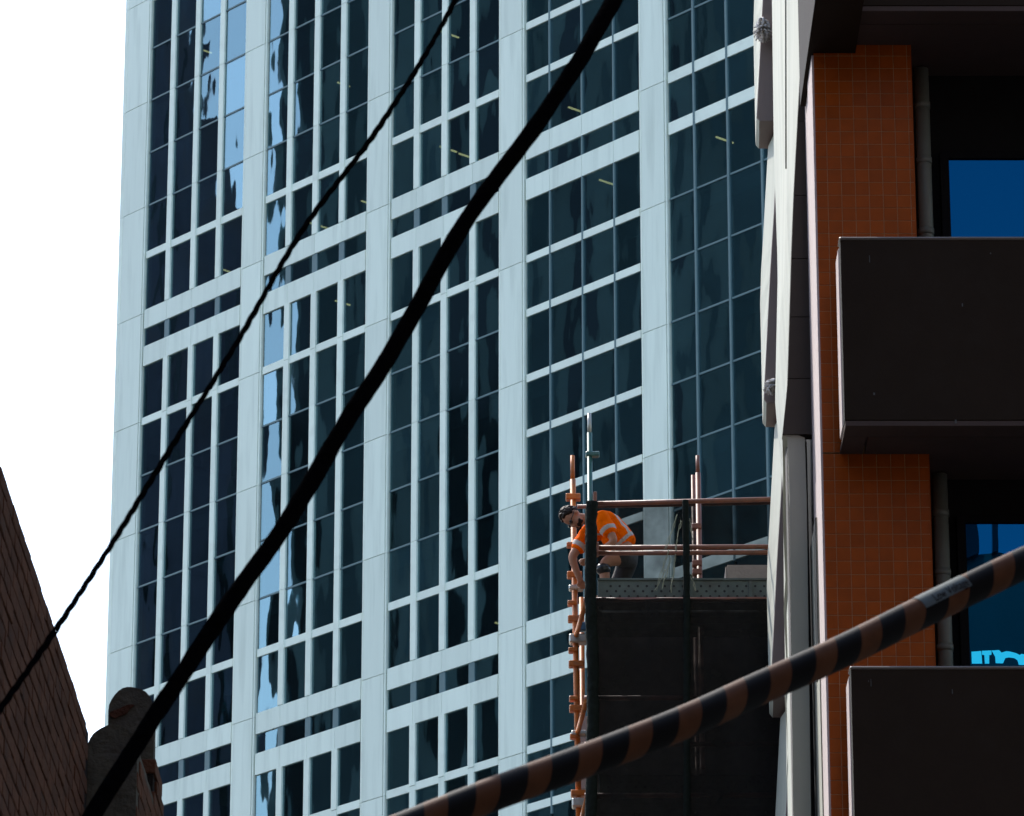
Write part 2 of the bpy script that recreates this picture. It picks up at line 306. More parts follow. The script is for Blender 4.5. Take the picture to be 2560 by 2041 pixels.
for bi, (x0, x1, mc, mw, thick, u0, u1) in enumerate(BAYS):
    if mc is None:
        pw = (x1 - x0 - 3 * mw) / 4
        mc = tuple(x0 + (k + 1) * pw + (k + 0.5) * mw for k in range(3))
    cols = []; a = x0
    for c in mc: cols.append((a, c - mw / 2)); a = c + mw / 2
    cols.append((a, x1))
    seams = [x0] + list(mc) + [x1]
    H = rows_of(bi); zlo, zhi = zu(u0) - 0.2, zu(u1) + 0.2
    for (k1, z0, z1) in H:
        inside = zlo <= z0 and z1 <= zhi
        if not inside:
            add_box(stuff_w, x0, x1, 0.0 if k1 != 'thin' else 0.05, 0.2, z0, z1); continue
        if k1 == 'thin':
            for (c0, c1) in cols: piece('transom', c0 + 0.002, c1 - 0.002, 0.03, 0.12, z0, z1, M['aluminium_blue'], tower)
        elif k1 == 'band':
            for s0, s1 in zip(seams[:-1], seams[1:]):
                piece('spandrel_panel', s0 + 0.006, s1 - 0.006, 0.0, 0.14, z0, z1, M['white_panel'], tower)
            for c in mc: piece('panel_joint', c - 0.006, c + 0.006, 0.03, 0.13, z0 + 0.01, z1 - 0.01, M['seal_grey'], tower)
        else:
            if thick:
                for (c0, c1) in cols: piece('transom', c0 + 0.002, c1 - 0.002, 0.012, 0.14, z0, z1, M['white_mullion'], tower)
            else:
                for s0, s1 in zip(seams[:-1], seams[1:]): piece('transom', s0 + 0.012, s1 - 0.012, 0.012, 0.14, z0, z1, M['white_mullion'], tower)
    # verticals
    solid = [(z0, z1) for (k1, z0, z1) in H if k1 == 'band']
    for c in mc:
        if thick:
            for k in range(-3, 14):
                for h in ((zu(k), zu(k + 0.5)), (zu(k + 0.5), zu(k + 1))):
                    z0, z1 = h
                    ph = ((z0 - ZB) / ST) % 4.0
                    if abs(ph - 3.5) < 0.01:
                        z0 = zu(k + 0.5 + 0.18) ; z1 = zu(k + 1 - 0.155)
                        if zlo <= z0 and z1 <= zhi: piece('strip_mullion', c - mw / 2, c + mw / 2, 0.02, 0.12, z0 + 0.002, z1 - 0.002, M['aluminium_blue'], tower)
                        continue
                    if abs(ph) < 0.01: z0 = zu(k + 0.02) + 0.002
                    if not (zlo <= z0 and z1 <= zhi):
                        add_box(stuff_w, c - mw / 2, c + mw / 2, 0.0, 0.19, z0, z1); continue
                    if abs(ph - 3.0) < 0.01: z1 -= 0.002
                    gap = 0.012 if abs(ph - round(ph)) < 0.01 else 0.0
                    piece('mullion', c - mw / 2, c + mw / 2, -0.012, 0.15, z0 + gap + 0.001, z1 - 0.001, M['white_mullion'], tower)
        else:
            cuts = sorted([(z0, z1) for (k1, z0, z1) in H if k1 in ('band',) and zlo <= z0 and z1 <= zhi])
            a = zlo
            for (b0, b1) in cuts + [(zhi, zhi)]:
                if b0 - a > 0.05: piece('mullion', c - mw / 2, c + mw / 2, 0.0, 0.15, a + 0.002, b0 - 0.002, M['aluminium_blue'], tower)
                a = b1
    # panes: every opening between horizontals
    zs = []; prev = None
    for (k1, z0, z1) in sorted(H, key=lambda t: t[1]):
        if prev is not None and z0 - prev > 0.15: zs.append((prev, z0))
        prev = z1
    for (z0, z1) in zs:
        if zlo <= z0 and z1 <= zhi:
            for (c0, c1) in cols:
                piece('glass_pane', c0 + 0.001, c1 - 0.001, 0.055, 0.08, z0 + 0.001, z1 - 0.001, glass_t, tower)
        else:
            for (c0, c1) in cols: add_box(stuff_g, c0, c1, 0.055, 0.08, z0, z1)
for (x0, x1) in PIERS:
    left = x0 < -20
    xa = x0 + 0.21 if left else x0 + 0.085
    xb = x1 - 0.085
    for k in range(-3, 9):
        z0, z1 = zu(k) - 0.04, zu(k + 1) - 0.04
        piece('pier_panel', xa + 0.012, xb - 0.012, -0.03, 0.2, z0 + 0.011, z1 - 0.011, M['white_panel'], tower)
        piece('pier_trim', x0 + 0.005, xa - 0.012, -0.018, 0.2, z0 + 0.006, z1 - 0.006, M['white_mullion'], tower)
        piece('pier_trim', xb + 0.012, x1 - 0.005, -0.018, 0.2, z0 + 0.006, z1 - 0.006, M['white_mullion'], tower)
    add_box(stuff_w, x0, x1, -0.03, 0.2, 0, zu(-3) - 0.05); add_box(stuff_w, x0, x1, -0.03, 0.2, zu(9) - 0.03, 120)
    piece('pier_backing', x0 + 0.02, x1 - 0.02, 0.012, 0.32, zu(-3), zu(9), M['seal_grey'], tower)
bm = stuff_w; add_box(bm, 14.0, 40.0, 0, 0.3, 0, 120); add_box(bm, -20.7, 14, 0.0, 0.3, 0, zu(-3))
from_bm('cladding', bm, M['white_panel'], tower, kind='stuff'); from_bm('glazing', stuff_g, glass_t, tower, kind='stuff')
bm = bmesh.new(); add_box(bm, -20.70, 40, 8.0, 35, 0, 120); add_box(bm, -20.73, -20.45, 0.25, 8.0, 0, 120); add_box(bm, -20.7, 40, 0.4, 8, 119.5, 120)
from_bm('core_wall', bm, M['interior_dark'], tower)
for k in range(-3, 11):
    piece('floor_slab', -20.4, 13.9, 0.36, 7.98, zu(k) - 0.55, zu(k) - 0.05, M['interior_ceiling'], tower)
for k, (s, z) in enumerate([(16.94, 69.86), (15.78, 61.4), (10.71, 61.49), (9.27, 58.3), (7.98, 61.42), (9.31, 66.08), (4.02, 62.09), (3.07, 61.54), (0.98, 61.77), (4.05, 66.16), (1.28, 45.43), (-8.82, 58.31), (-2.19, 61.44), (-3.6, 58.55)]):
    q = math.floor((z - ZB) / ST + 0.25); L_ = 1.5 if k == 10 else 0.75
    piece('ceiling_lamp', -s + 0.12, -s + 0.17, 0.3, 0.3 + L_ * (0.7 + 0.5 * ((k * 7) % 5) / 4), z - 0.045, z, M['lamp_tube'], tower)

# ------------------------------------------------------------------ buildings off to the left, seen as reflections in the tower's glass
def refl_pt(s, t): # point on the ground line behind the mirror line, t times the mirrored eye's distance
    cx, cy = 138.7, 121.0; fx, fy = -0.6574 * s, 140 + 0.7536 * s
    return Vector((cx + (fx - cx) * t, cy + (fy - cy) * t, 0))
def slab_building(name, sA, sB, t, H, depth, mats, label, setbacks=(), wmin=1.0, wmax=2.0, gmin=0.9, gmax=2.4):
    """a block whose front stands square to the mirrored line of sight; local x runs from sA to sB, y away from the tower"""
    A, B = refl_pt(sA, t), refl_pt(sB, t); eye = Vector((138.7, 121.0, 0)); v = ((A + B) / 2 - eye).normalized()
    ax = Vector((v.y, -v.x, 0)); 
    Ln = abs((B - A).dot(ax)); sgn = 1 if (B - A).dot(ax) > 0 else -1
    root = empty(name, A, math.atan2(ax.y, ax.x), label=label, category='building'); prevx = 0
    def xr(a, b): return (a, b) if sgn > 0 else (-b, -a)
    for fr, hh in list(setbacks) + [(1.0, H)]:
        a, b = xr(prevx * Ln, fr * Ln); piece('wall', a, b, 0, depth, 0, hh, mats[0], root)
        x = prevx * Ln + 0.5
        while x < fr * Ln - 1.0:
            w = min(rng.uniform(wmin, wmax), fr * Ln - 0.3 - x)
            a, b = xr(x, x + w); piece('window_bay', a, b, -0.06, -0.002, 20, hh - 2 - rng.uniform(0, 5), mats[1] if rng.random() < 0.6 else M['concrete_teal'], root)
            x += w + rng.uniform(gmin, gmax)
        a, b = xr(prevx * Ln, fr * Ln)
        prevx = fr
    return root
slab_building('stone_tower', 22.5, 12.75, 1.6, 104.5, 14, (M['slate_stone'], M['glass_dark']), 'slate grey stepped stone tower mirrored in the tower bay beside the open sky',
              setbacks=((0.40, 119.5), (0.58, 118.5), (0.68, 114.0), (0.80, 109.5)), wmin=0.4, wmax=0.9, gmin=0.8, gmax=1.6)
slab_building('concrete_tower', 11.75, -26.0, 1.6, 175.0, 22, (M['concrete_mid'], M['glass_dark']), 'grey concrete tower with vertical window strips mirrored in the glass', wmin=0.5, wmax=1.5, gmin=0.6, gmax=1.7)
# unseen blocks added round the street to keep the sky off the shaded fronts
def add_sky_blocker(name, x0, x1, y0, y1, h, label):
    r = empty(name, ((x0 + x1) / 2, (y0 + y1) / 2, 0), 0, label=label, category='building')
    a, b = (x1 - x0) / 2, (y1 - y0) / 2
    piece('wall', -a, a, -b, b, 0, h, M['stone_brown'], r)
    face = a if x1 < 0 else -a
    for k in range(int(h // 4) - 1):
        for q in range(int(2 * b // 4)):
            y = -b + 1.2 + q * 4; piece('window', face - 0.03, face + 0.03, y, y + 1.8, 3 + k * 4, 5.2 + k * 4, M['glass_dark'], r)
    return r
add_sky_blocker('sky_blocker', -30, -6.5, -62, -4, 56, 'unseen brown block added behind the viewpoint to darken the shaded fronts')
endb = add_sky_blocker('sky_blocker', -14, 60, -200, -175, 79, 'unseen tall brown block added to darken the reflection in the lower window')  # added so the lower window mirrors something darker than sky
piece('reflection_post', 0.15, 0.75, 12.45, 13.0, 78.9, 85, M['glass_dark'], endb); piece('reflection_post', 1.5, 1.9, 12.45, 13.0, 78.9, 87, M['glass_dark'], endb); piece('reflection_box', -0.9, 0.1, 12.4, 13.1, 78.9, 82.5, M['glass_dark'], endb)  # posts and box added to make dark shapes in the mirrored skyline
add_sky_blocker('sky_blocker', -30, -9, -3.8, 36, 22, 'unseen low brown block added behind the brick wall to darken the shaded fronts')
add_sky_blocker('sky_blocker', 16, 40, -62, 14, 60, 'unseen brown block added right of the street to darken the shaded fronts')

# ------------------------------------------------------------------ brick building on the left
brick_b = empty('brick_building', (-2.3, 0, 0), 0, label='dark red brick wall with stepped rounded parapet ends against the pale sky', category='brick building')
brick_b.rotation_euler = (0, 0, -0.0094)
WT = 8.165; CO = 0.086; BL = 0.24
bm = bmesh.new(); add_box(bm, -0.36, -0.009, -8, 22.98, 0, WT - 0.004); core = from_bm('wall_core', bm, M['mortar'], brick_b)
def brick_mesh(l, h, d, seed):
    r = random.Random(seed); bm = bmesh.new(); add_box(bm, -d / 2, d / 2, -l / 2, l / 2, -h / 2, h / 2)
    bmesh.ops.bevel(bm, geom=list(bm.edges), offset=0.004, segments=1, affect='EDGES')
    for v in bm.verts: v.co += Vector((r.uniform(-1, 1), r.uniform(-1, 1), r.uniform(-1, 1))) * 0.0016
    me = bpy.data.meshes.new('brick'); bm.to_mesh(me); bm.free(); me.materials.append(M['brick_red']); return me
BR = [brick_mesh(0.228, 0.074, 0.10, i) for i in range(6)]; BH = [brick_mesh(0.108, 0.074, 0.10, i + 20) for i in range(3)]
def brick(par, x, y, z, me, rz=0):
    o = bpy.data.objects.new('brick', me); o.location = (x + rng.uniform(-0.002, 0.003), y, z); o.rotation_euler = (rng.uniform(-.004, .004), 0, rz + rng.uniform(-.006, .006)); link(o, par)
for i in range(19):
    z = WT - 0.038 - i * CO; off = (i % 2) * 0.12
    y = 18.35 + off; ymax = min(22.9, (z - 1.6) / 0.2674 + 0.35)
    while y < ymax:
        brick(core, -0.052, y, z, BR[rng.randrange(6)]); y += BL
# party wall with half-round rendered coping, stepping up towards the back
def arch_prism(name, x0, x1, y0, y1, zb, zt, mat, parent, seg=14, rag=0.0, rise=None):
    w = (x1 - x0); r = rise or w / 2; bm = bmesh.new(); prof = [(x0, zb), (x1, zb)]
    for k in range(seg + 1):
        th = math.pi * k / seg; prof.append(((x0 + x1) / 2 + math.cos(th) * w / 2, zt - r + math.sin(th) * r))
    ny = max(3, int((y1 - y0) / 0.08)); rings = []
    for j in range(ny + 1):
        yy = y0 + (y1 - y0) * j / ny
        rings.append([bm.verts.new((x + rag * mnoise.noise(Vector((x * 9, yy * 9, z * 9))), yy + rag * mnoise.noise(Vector((x * 8 + 5, yy * 8, z * 8))), z + rag * 1.3 * mnoise.noise(Vector((x * 11, yy * 7 + 3, z * 9))))) for x, z in prof])
    n = len(prof)
    for j in range(ny):
        for k in range(n): bm.faces.new((rings[j][k], rings[j][(k + 1) % n], rings[j + 1][(k + 1) % n], rings[j + 1][k]))
    bm.faces.new(rings[0][::-1]); bm.faces.new(rings[-1]); bmesh.ops.recalc_face_normals(bm, faces=bm.faces)
    return from_bm(name, bm, mat, parent)
def lx(x, y): return x + 2.3 - 0.0094 * y
pf = arch_prism('parapet_end', lx(-2.10, 23), lx(-1.852, 23), 23.0, 24.02, 0, 8.215, M['render_stone'], brick_b, rag=0.006)
pr = arch_prism('parapet_end', lx(-2.086, 24), lx(-1.852, 24), 24.02, 24.16, 8.30, 8.71, M['render_stone'], brick_b, rag=0.007, rise=0.125)
core2 = piece('party_wall', lx(-2.09, 24), lx(-1.850, 24), 24.03, 24.60, 0, 8.33, M['mortar'], brick_b)
xs = lx(-1.852, 23.5)
for i in range(12):
    z = 8.285 - i * CO; y = (23.13 if z < 8.08 else 24.13) + (i % 2) * 0.12
    while y < 24.55:
        brick(pf if y < 24.0 else core2, xs - 0.040 - (0 if y < 24 else core2.location.x) , y - (0 if y < 24 else core2.location.y), z - (0 if y < 24 else core2.location.z), BR[rng.randrange(6)]); y += BL
# exposed brick where the render has come away, and a broken bit of render on the front parapet
bm = bmesh.new()
ring = [bm.verts.new((lx(-2.02, 24) + 0.055 * math.cos(a) * (1 + 0.3 * math.sin(3 * a)), 24.006, 8.575 + 0.028 * math.sin(a) * (1 + 0.25 * math.cos(2 * a)) + 0.025 * math.cos(a))) for a in [k * math.pi / 9 for k in range(18)]]
f = bm.faces.new(ring); ex = bmesh.ops.extrude_face_region(bm, geom=[f]); bmesh.ops.translate(bm, vec=(0, 0.02, 0), verts=[g for g in ex['geom'] if isinstance(g, bmesh.types.BMVert)])
bmesh.ops.recalc_face_normals(bm, faces=bm.faces); from_bm('bare_patch', bm, M['brick_patch'], pr)
bm = bmesh.new(); add_box(bm, -7.0, -0.4, -8, 26, 0, 7.4); from_bm('building_body', bm, M['mortar'], brick_b)

# ------------------------------------------------------------------ apartment building on the right
apt = empty('apartment_building', (4, 31, 0), 0, label='apartment block with orange tiled column, dark balconies and sunlit pale side fins', category='apartment building')
def loc(x, y): return (x - 4, y - 31)
def apiece(name, x0, x1, y0, y1, z0, z1, mat, parent=None, bev=0.0):
    if parent is None: return piece(name, x0 - 4, x1 - 4, y0 - 31, y1 - 31, z0, z1, mat, apt, bev)
    p = parent.location; return piece(name, x0 - 4 - p.x, x1 - 4 - p.x, y0 - 31 - p.y, y1 - 31 - p.y, z0 - p.z, z1 - p.z, mat, parent, bev)
# tiled column, in three lifts between the balconies
CX0, CX1, CY = 2.084, 2.775, 30.57
TP = 0.0945
for (za, zb, x1) in ((15.32, 18.2, 2.757), (12.29, 15.29, 2.757), (9.28, 12.28, 2.796), (6.3, 9.27, 2.796)):
    col = apiece('tiled_column', CX0 + 0.004, x1 - 0.004, CY + 0.006, 31.12, za, zb, M['grout'])
    if za > 15 or za < 9: 
        continue
    nx = 8; p = col.location
    nr = int((zb - za) / TP) + 1
    apiece('column_return', x1 - 0.0035, x1 + 0.004, CY + 0.001, 31.09, za + 0.001, zb - 0.001, M['tile_orange'])
    for r in range(nr):
        z0 = max(zb - (r + 1) * TP, za); z1 = zb - r * TP
        if z1 - z0 < 0.01: continue
        if z0 < 9.55: continue
        for c in range(nx):
            xa = max(CX0, CX0 - 0.016 + c * TP); xb = min(CX0 - 0.016 + (c + 1) * TP, x1)
            # tiles wholly behind the solid balustrade front are covered there
            hid = (xa > 2.30) and ((12.28 < z0 + 0.05 < 13.5) or z0 + TP < 10.5)
            if hid or xb - xa < 0.008: continue
            apiece('tile', xa + 0.002, xb - 0.002, CY + 0.003, CY + 0.009, z0 + 0.002, z1 - 0.002, M['tile_orange'], col, bev=0.0012)
# sunlit side of the column and the pale reveal behind it
apiece('column_side', CX0 - 0.012, CX0 + 0.003, CY + 0.004, 31.06, 6.3, 15.20, M['pink_render'])
apiece('side_reveal', CX0 - 0.02, CX0 + 0.20, 31.075, 31.75, 6.3, 12.0, M['cream_wall'])
apiece('side_reveal', CX0 + 0.0, CX0 + 0.20, 31.075, 31.59, 12.0, 15.6, M['pink_render'])
wnd = apiece('side_window', CX0 - 0.025, CX0 - 0.005, 31.085, 31.30, 10.9, 12.0, M['frame_dark'])
# slabs, balustrades
def balcony(zt, xl):
    b = empty('balcony', (0, 0, 0), parent=apt)
    h = 1.317
    piece('balustrade', xl - 4, 4.6, -1.0, -0.86, zt - h + 0.035, zt, M['balustrade_dark'], b, bev=0.004)
    piece('balustrade_end', xl - 4 - 0.006, xl - 4 + 0.12, -0.858, -0.60, zt - h + 0.036, zt - 0.002, M['pink_render'], b, bev=0.008)
    piece('capping', xl - 4 - 0.008, 4.6, -1.008, -0.852, zt + 0.0005, zt + 0.022, M['capping_grey'], b, bev=0.009)
    # soffit rim and the panel inside its drip groove
    piece('soffit_rim', xl - 4 + 0.004, 4.6, -0.996, -0.78, zt - h - 0.004, zt - h + 0.033, M['soffit'], b, bev=0.003)
    piece('soffit_rim', xl - 4 + 0.004, xl - 4 + 0.155, -0.778, -0.43, zt - h - 0.004, zt - h + 0.033, M['soffit'], b, bev=0.003)
    piece('soffit_panel', xl - 4 + 0.170, 4.6, -0.766, 0.1, zt - h - 0.002, zt - h + 0.16, M['soffit'], b)
    piece('slab', xl - 4 + 0.01, 4.6, -0.84, 0.1, zt - h + 0.17, zt - h + 0.26, M['concrete_raw'], b)
    return b
balcony(16.597, 2.197); bA = balcony(13.597, 2.197); bB = balcony(10.600, 2.197); balcony(7.60, 2.197)
pm('chip_pale', (0.09, 0.095, 0.09), 0.8)
for par, x, z, w, h in ((bA, 2.39, 13.46, 0.004, 0.05), (bA, 2.396, 12.50, 0.012, 0.016), (bA, 3.0, 13.13, 0.007, 0.022), (bA, 2.93, 12.305, 0.013, 0.026), (bB, 2.325, 10.51, 0.004, 0.05), (bB, 2.31, 10.52, 0.004, 0.012), (bA, 3.2, 13.5, 0.006, 0.01), (bB, 2.85, 10.45, 0.005, 0.03)):
    piece('paint_chip', x - 4 - w / 2, x - 4 + w / 2, -1.0015, -0.9995, z - h / 2, z + h / 2, M['chip_pale'], par)
apiece('edge_beam', 2.045, 2.375, 29.6, 31.5, 15.216, 15.268, M['balustrade_dark'])
apiece('edge_beam', 2.046, 2.19, 29.6, 31.5, 15.27, 17.0, M['balustrade_dark'])
# recess: back wall, downpipe, windows
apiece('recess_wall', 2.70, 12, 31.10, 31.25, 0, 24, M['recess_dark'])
for (z0, z1, xc) in ((13.3, 15.26, 2.862), (10.3, 12.26, 2.902)):
    px, py = loc(xc, 30.95)
    dp = tube('downpipe', [(px, py, z0), (px, py, z1)], 0.051, M['pipe_grey'], apt, seg=18)
    for zz in (z1 - 0.30, z1 - 0.72, z1 - 1.25): tube('pipe_collar', [(px, py, zz), (px, py, zz + 0.045)], 0.056, M['pipe_grey'], dp, seg=18)
def window(x0, x1, z0, z1):
    w = apiece('window', x0 - 0.06, x1, 31.02, 31.099, z0 - 0.05, z1 + 0.06, M['frame_dark'])
    apiece('pane', x0, x1 - 0.06, 31.005, 31.018, z0, z1, win_blue, w)
    apiece('frame', x0 - 0.06, x0 - 0.002, 30.985, 31.0, z0 - 0.05, z1 + 0.06, M['frame_dark'], w)
    apiece('frame', x0 - 0.001, x1, 30.985, 31.0, z1 + 0.002, z1 + 0.06, M['frame_dark'], w)
    return w
window(3.040, 6.2, 12.6, 14.60); w2 = window(3.072, 6.2, 9.6, 11.93)
# cyan letter shapes over the lower pane, glow put into the colour: only their top half clears the balustrade
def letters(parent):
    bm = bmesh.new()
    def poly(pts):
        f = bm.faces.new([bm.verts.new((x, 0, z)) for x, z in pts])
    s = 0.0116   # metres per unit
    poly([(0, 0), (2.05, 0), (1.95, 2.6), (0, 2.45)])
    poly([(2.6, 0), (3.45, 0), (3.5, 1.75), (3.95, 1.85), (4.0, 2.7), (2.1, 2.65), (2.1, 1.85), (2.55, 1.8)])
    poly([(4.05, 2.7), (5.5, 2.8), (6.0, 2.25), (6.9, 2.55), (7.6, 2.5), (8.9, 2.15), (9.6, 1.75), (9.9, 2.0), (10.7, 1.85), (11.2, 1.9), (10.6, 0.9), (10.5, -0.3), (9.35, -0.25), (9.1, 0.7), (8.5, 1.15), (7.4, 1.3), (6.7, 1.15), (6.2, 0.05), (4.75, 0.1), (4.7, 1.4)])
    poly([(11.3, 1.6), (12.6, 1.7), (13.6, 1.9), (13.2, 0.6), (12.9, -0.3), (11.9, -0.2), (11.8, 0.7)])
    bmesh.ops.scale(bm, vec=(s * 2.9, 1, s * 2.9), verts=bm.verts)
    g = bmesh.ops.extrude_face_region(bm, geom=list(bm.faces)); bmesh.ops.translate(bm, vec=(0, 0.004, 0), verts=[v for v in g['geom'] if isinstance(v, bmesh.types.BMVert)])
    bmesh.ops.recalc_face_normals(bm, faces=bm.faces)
    o = from_bm('lettering', bm, M['cyan_glow'], parent)
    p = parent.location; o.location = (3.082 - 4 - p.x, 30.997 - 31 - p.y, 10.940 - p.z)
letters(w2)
# body of the block
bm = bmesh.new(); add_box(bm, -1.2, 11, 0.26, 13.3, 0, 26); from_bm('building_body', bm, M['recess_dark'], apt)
# grazing side wall: ruled between the front arris (y 31.6) and the back edge (y 43)
def interp(tab, z):
    tab = sorted(tab)
    if z <= tab[0][0]: return tab[0][1]
    for (a, xa), (b, xb) in zip(tab[:-1], tab[1:]):
        if a <= z <= b: return xa + (xb - xa) * (z - a) / (b - a)
    return tab[-1][1]
FR = [(6, 1.905), (10.1, 1.901), (12.3, 1.918), (12.76, 1.914), (12.775, 1.878), (13.156, 1.922), (14.176, 1.970), (14.572, 1.992), (15.14, 2.031), (15.559, 2.060), (16.092, 2.111), (17.2, 2.16), (24, 2.3)]
BK = [(6, 2.533), (13.09, 2.533), (15.18, 2.540), (16.2, 2.552), (16.44, 2.545), (16.76, 2.517), (17.13, 2.494), (17.57, 2.510), (18.4, 2.541), (18.71, 2.542), (19.67, 2.529), (21.32, 2.540), (24, 2.54)]
zs = sorted(set([a for a, _ in FR] + [a for a, _ in BK] + [6 + 0.5 * k for k in range(37)]))
bm = bmesh.new(); rows = []; NY = 14
for z in zs:
    r = []
    for j in range(NY + 1):
        t = j / NY; y = 31.605 + (43 - 31.605) * t; x = interp(FR, z) * (1 - t) + interp(BK, z) * t
        x += 0.012 * math.sin(j * 2.1) * math.sin(math.pi * t)
        r.append(bm.verts.new((x - 4, y - 31, z)))
    rows.append(r)
for a, b in zip(rows[:-1], rows[1:]):
    for j in range(NY): bm.faces.new((a[j], a[j + 1], b[j + 1], b[j]))
ex = bmesh.ops.extrude_face_region(bm, geom=list(bm.faces)); bmesh.ops.translate(bm, vec=(0.12, 0, 0), verts=[v for v in ex['geom'] if isinstance(v, bmesh.types.BMVert)])
bmesh.ops.recalc_face_normals(bm, faces=bm.faces)
side = from_bm('side_wall', bm, M['cream_wall'], apt)
tube('wall_groove', [(2.225 - 4, 36.2 - 31, 16.7), (2.275 - 4, 36.2 - 31, 19.5)], 0.006, M['joint_dark'], side, seg=6)
# grey end panels, each between two joints, with the slanted outer edge
def end_panel(z0, z1):
    bm = bmesh.new(); n = 3; fr = []; bk = []
    for k in range(n + 1):
        z = z0 + (z1 - z0) * k / n
        fr.append((interp(FR, z) + 0.0, z))
    out = [(x, z) for x, z in fr] + [(2.30, z1), (2.30, z0)]
    a = [bm.verts.new((x - 4 + 0.001, 31.585 - 31, z)) for x, z in out]; b = [bm.verts.new((x - 4 + 0.001, 31.70 - 31, z)) for x, z in out]
    m_ = len(out); bm.faces.new(a); bm.faces.new(b[::-1])
    for k in range(m_): bm.faces.new((a[k], b[k], b[(k + 1) % m_], a[(k + 1) % m_]))
    bmesh.ops.recalc_face_normals(bm, faces=bm.faces); from_bm('end_panel', bm, M['grey_panel'], apt)
js = [12.776, 13.19, 13.65, 14.09, 14.57, 15.14, 15.56, 16.3, 17.1]
for a, b in zip(js[:-1], js[1:]): end_panel(a + 0.003, b - 0.003)
# lower column, rounded
def rcol(x0, x1, z0, z1):
    bm = bmesh.new(); r = (x1 - x0) / 2; prof = []
    for k in range(13):
        th = math.pi + math.pi * k / 12; prof.append(((x0 + x1) / 2 + r * math.cos(th), 31.83 + 0.075 * math.sin(th)))
    prof += [(x1, 32.0), (x0, 32.0)]
    a = [bm.verts.new((x - 4, y - 31, z0)) for x, y in prof]; b = [bm.verts.new((x - 4, y - 31, z1)) for x, y in prof]; n = len(prof)
    for k in range(n): bm.faces.new((a[k], a[(k + 1) % n], b[(k + 1) % n], b[k]))
    bm.faces.new(a[::-1]); bm.faces.new(b); bmesh.ops.recalc_face_normals(bm, faces=bm.faces); return from_bm('rounded_column', bm, M['grey_column'], apt)
rcol(1.918, 2.062, 6.3, 12.80)
# far side fins, one per storey: sunlit left flank, shaded front, narrow at the top
def far_fin(zb, dx):
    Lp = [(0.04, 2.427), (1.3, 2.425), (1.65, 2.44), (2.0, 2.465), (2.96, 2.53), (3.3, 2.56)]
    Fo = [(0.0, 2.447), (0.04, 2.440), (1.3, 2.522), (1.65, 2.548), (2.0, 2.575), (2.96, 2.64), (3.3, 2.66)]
    bm = bmesh.new(); rows = []
    for z in (0.0, 0.04, 0.4, 0.9, 1.3, 1.65, 2.0, 2.4, 2.93):
        xl = interp(Lp, z) * 44.7 / 44.0; xf = interp(Fo, z)
        if z == 0.0: xl += 0.03; xf += 0.02
        rows.append([bm.verts.new((x + dx - 4, y - 31, zb + z)) for x, y in ((xl, 44.7), (xl - 0.004, 44.55), (xf, 44.0), (xf + 0.006, 43.99), (2.95, 43.99), (2.95, 44.7))])
    for a, b in zip(rows[:-1], rows[1:]):
        for k in range(6):
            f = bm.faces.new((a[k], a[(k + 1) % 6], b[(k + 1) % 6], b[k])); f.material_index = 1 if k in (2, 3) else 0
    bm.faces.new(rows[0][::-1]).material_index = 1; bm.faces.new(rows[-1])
    bmesh.ops.recalc_face_normals(bm, faces=bm.faces)
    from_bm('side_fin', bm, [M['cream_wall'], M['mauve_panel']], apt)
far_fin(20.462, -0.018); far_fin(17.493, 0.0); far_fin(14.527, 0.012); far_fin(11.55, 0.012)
# rope bundles tied on the side fins
def rope_knot(name, c, r, label, seed):
    q = random.Random(seed); bm = bmesh.new()
    for k in range(9):
        ax = Vector((q.uniform(-1, 1), q.uniform(-1, 1), q.uniform(-.4, .4))).normalized(); u = ax.orthogonal().normalized(); v = ax.cross(u)
        cc = Vector((q.uniform(-.3, .3) * r, q.uniform(-.2, .2) * r, q.uniform(-1, 1) * r)); rr = r * q.uniform(0.45, 0.75)
        pts = [cc + (u * math.cos(t) + v * math.sin(t)) * rr * (1 + 0.15 * math.sin(3 * t + k)) for t in [j * math.pi / 8 for j in range(17)]]
        add_tube(bm, pts, 0.014, 6)
    for k in range(80):
        d = Vector((q.gauss(0, 1), q.gauss(0, 1), q.gauss(0, 1))).normalized()
        add_tube(bm, [d * r * 0.5, d * r * 0.9 + Vector((0, 0, -0.01)), d * r * 1.15 + Vector((q.uniform(-.02, .02), 0, -0.03))], 0.0065, 4)
    bmesh.ops.recalc_face_normals(bm, faces=bm.faces)
    o = from_bm(name, bm, M['rope_white'], None, label=label, category='rope', group='rope bundles on the side fins'); o.location = c
    return o
rope_knot('rope_bundle', (2.49, 43.86, 21.38), 0.085, 'frayed white rope bundle knotted high on the topmost side fin', 3)
rope_knot('rope_bundle', (2.505, 43.88, 17.62), 0.05, 'small rope bundle at the lower edge of the middle side fin', 5)

# ------------------------------------------------------------------ scaffold
scf = empty('scaffold', (1.6, 45.5, 0), 0, label='tube scaffold with orange posts, rust rails and perforated steel deck edge', category='scaffold')
def sp(x, y, z): return (x - 1.6, y - 45.5, z)
def stube(name, a, b, r, mat, parent=scf, seg=12):
    return tube(name, [sp(*a), sp(*b)], r, mat, parent, seg)
def spiece(name, x0, x1, y0, y1, z0, z1, mat, parent=scf, bev=0.0): return piece(name, x0 - 1.6, x1 - 1.6, y0 - 45.5, y1 - 45.5, z0, z1, mat, parent, bev)
YB = 46.1; kx = YB / 45.0
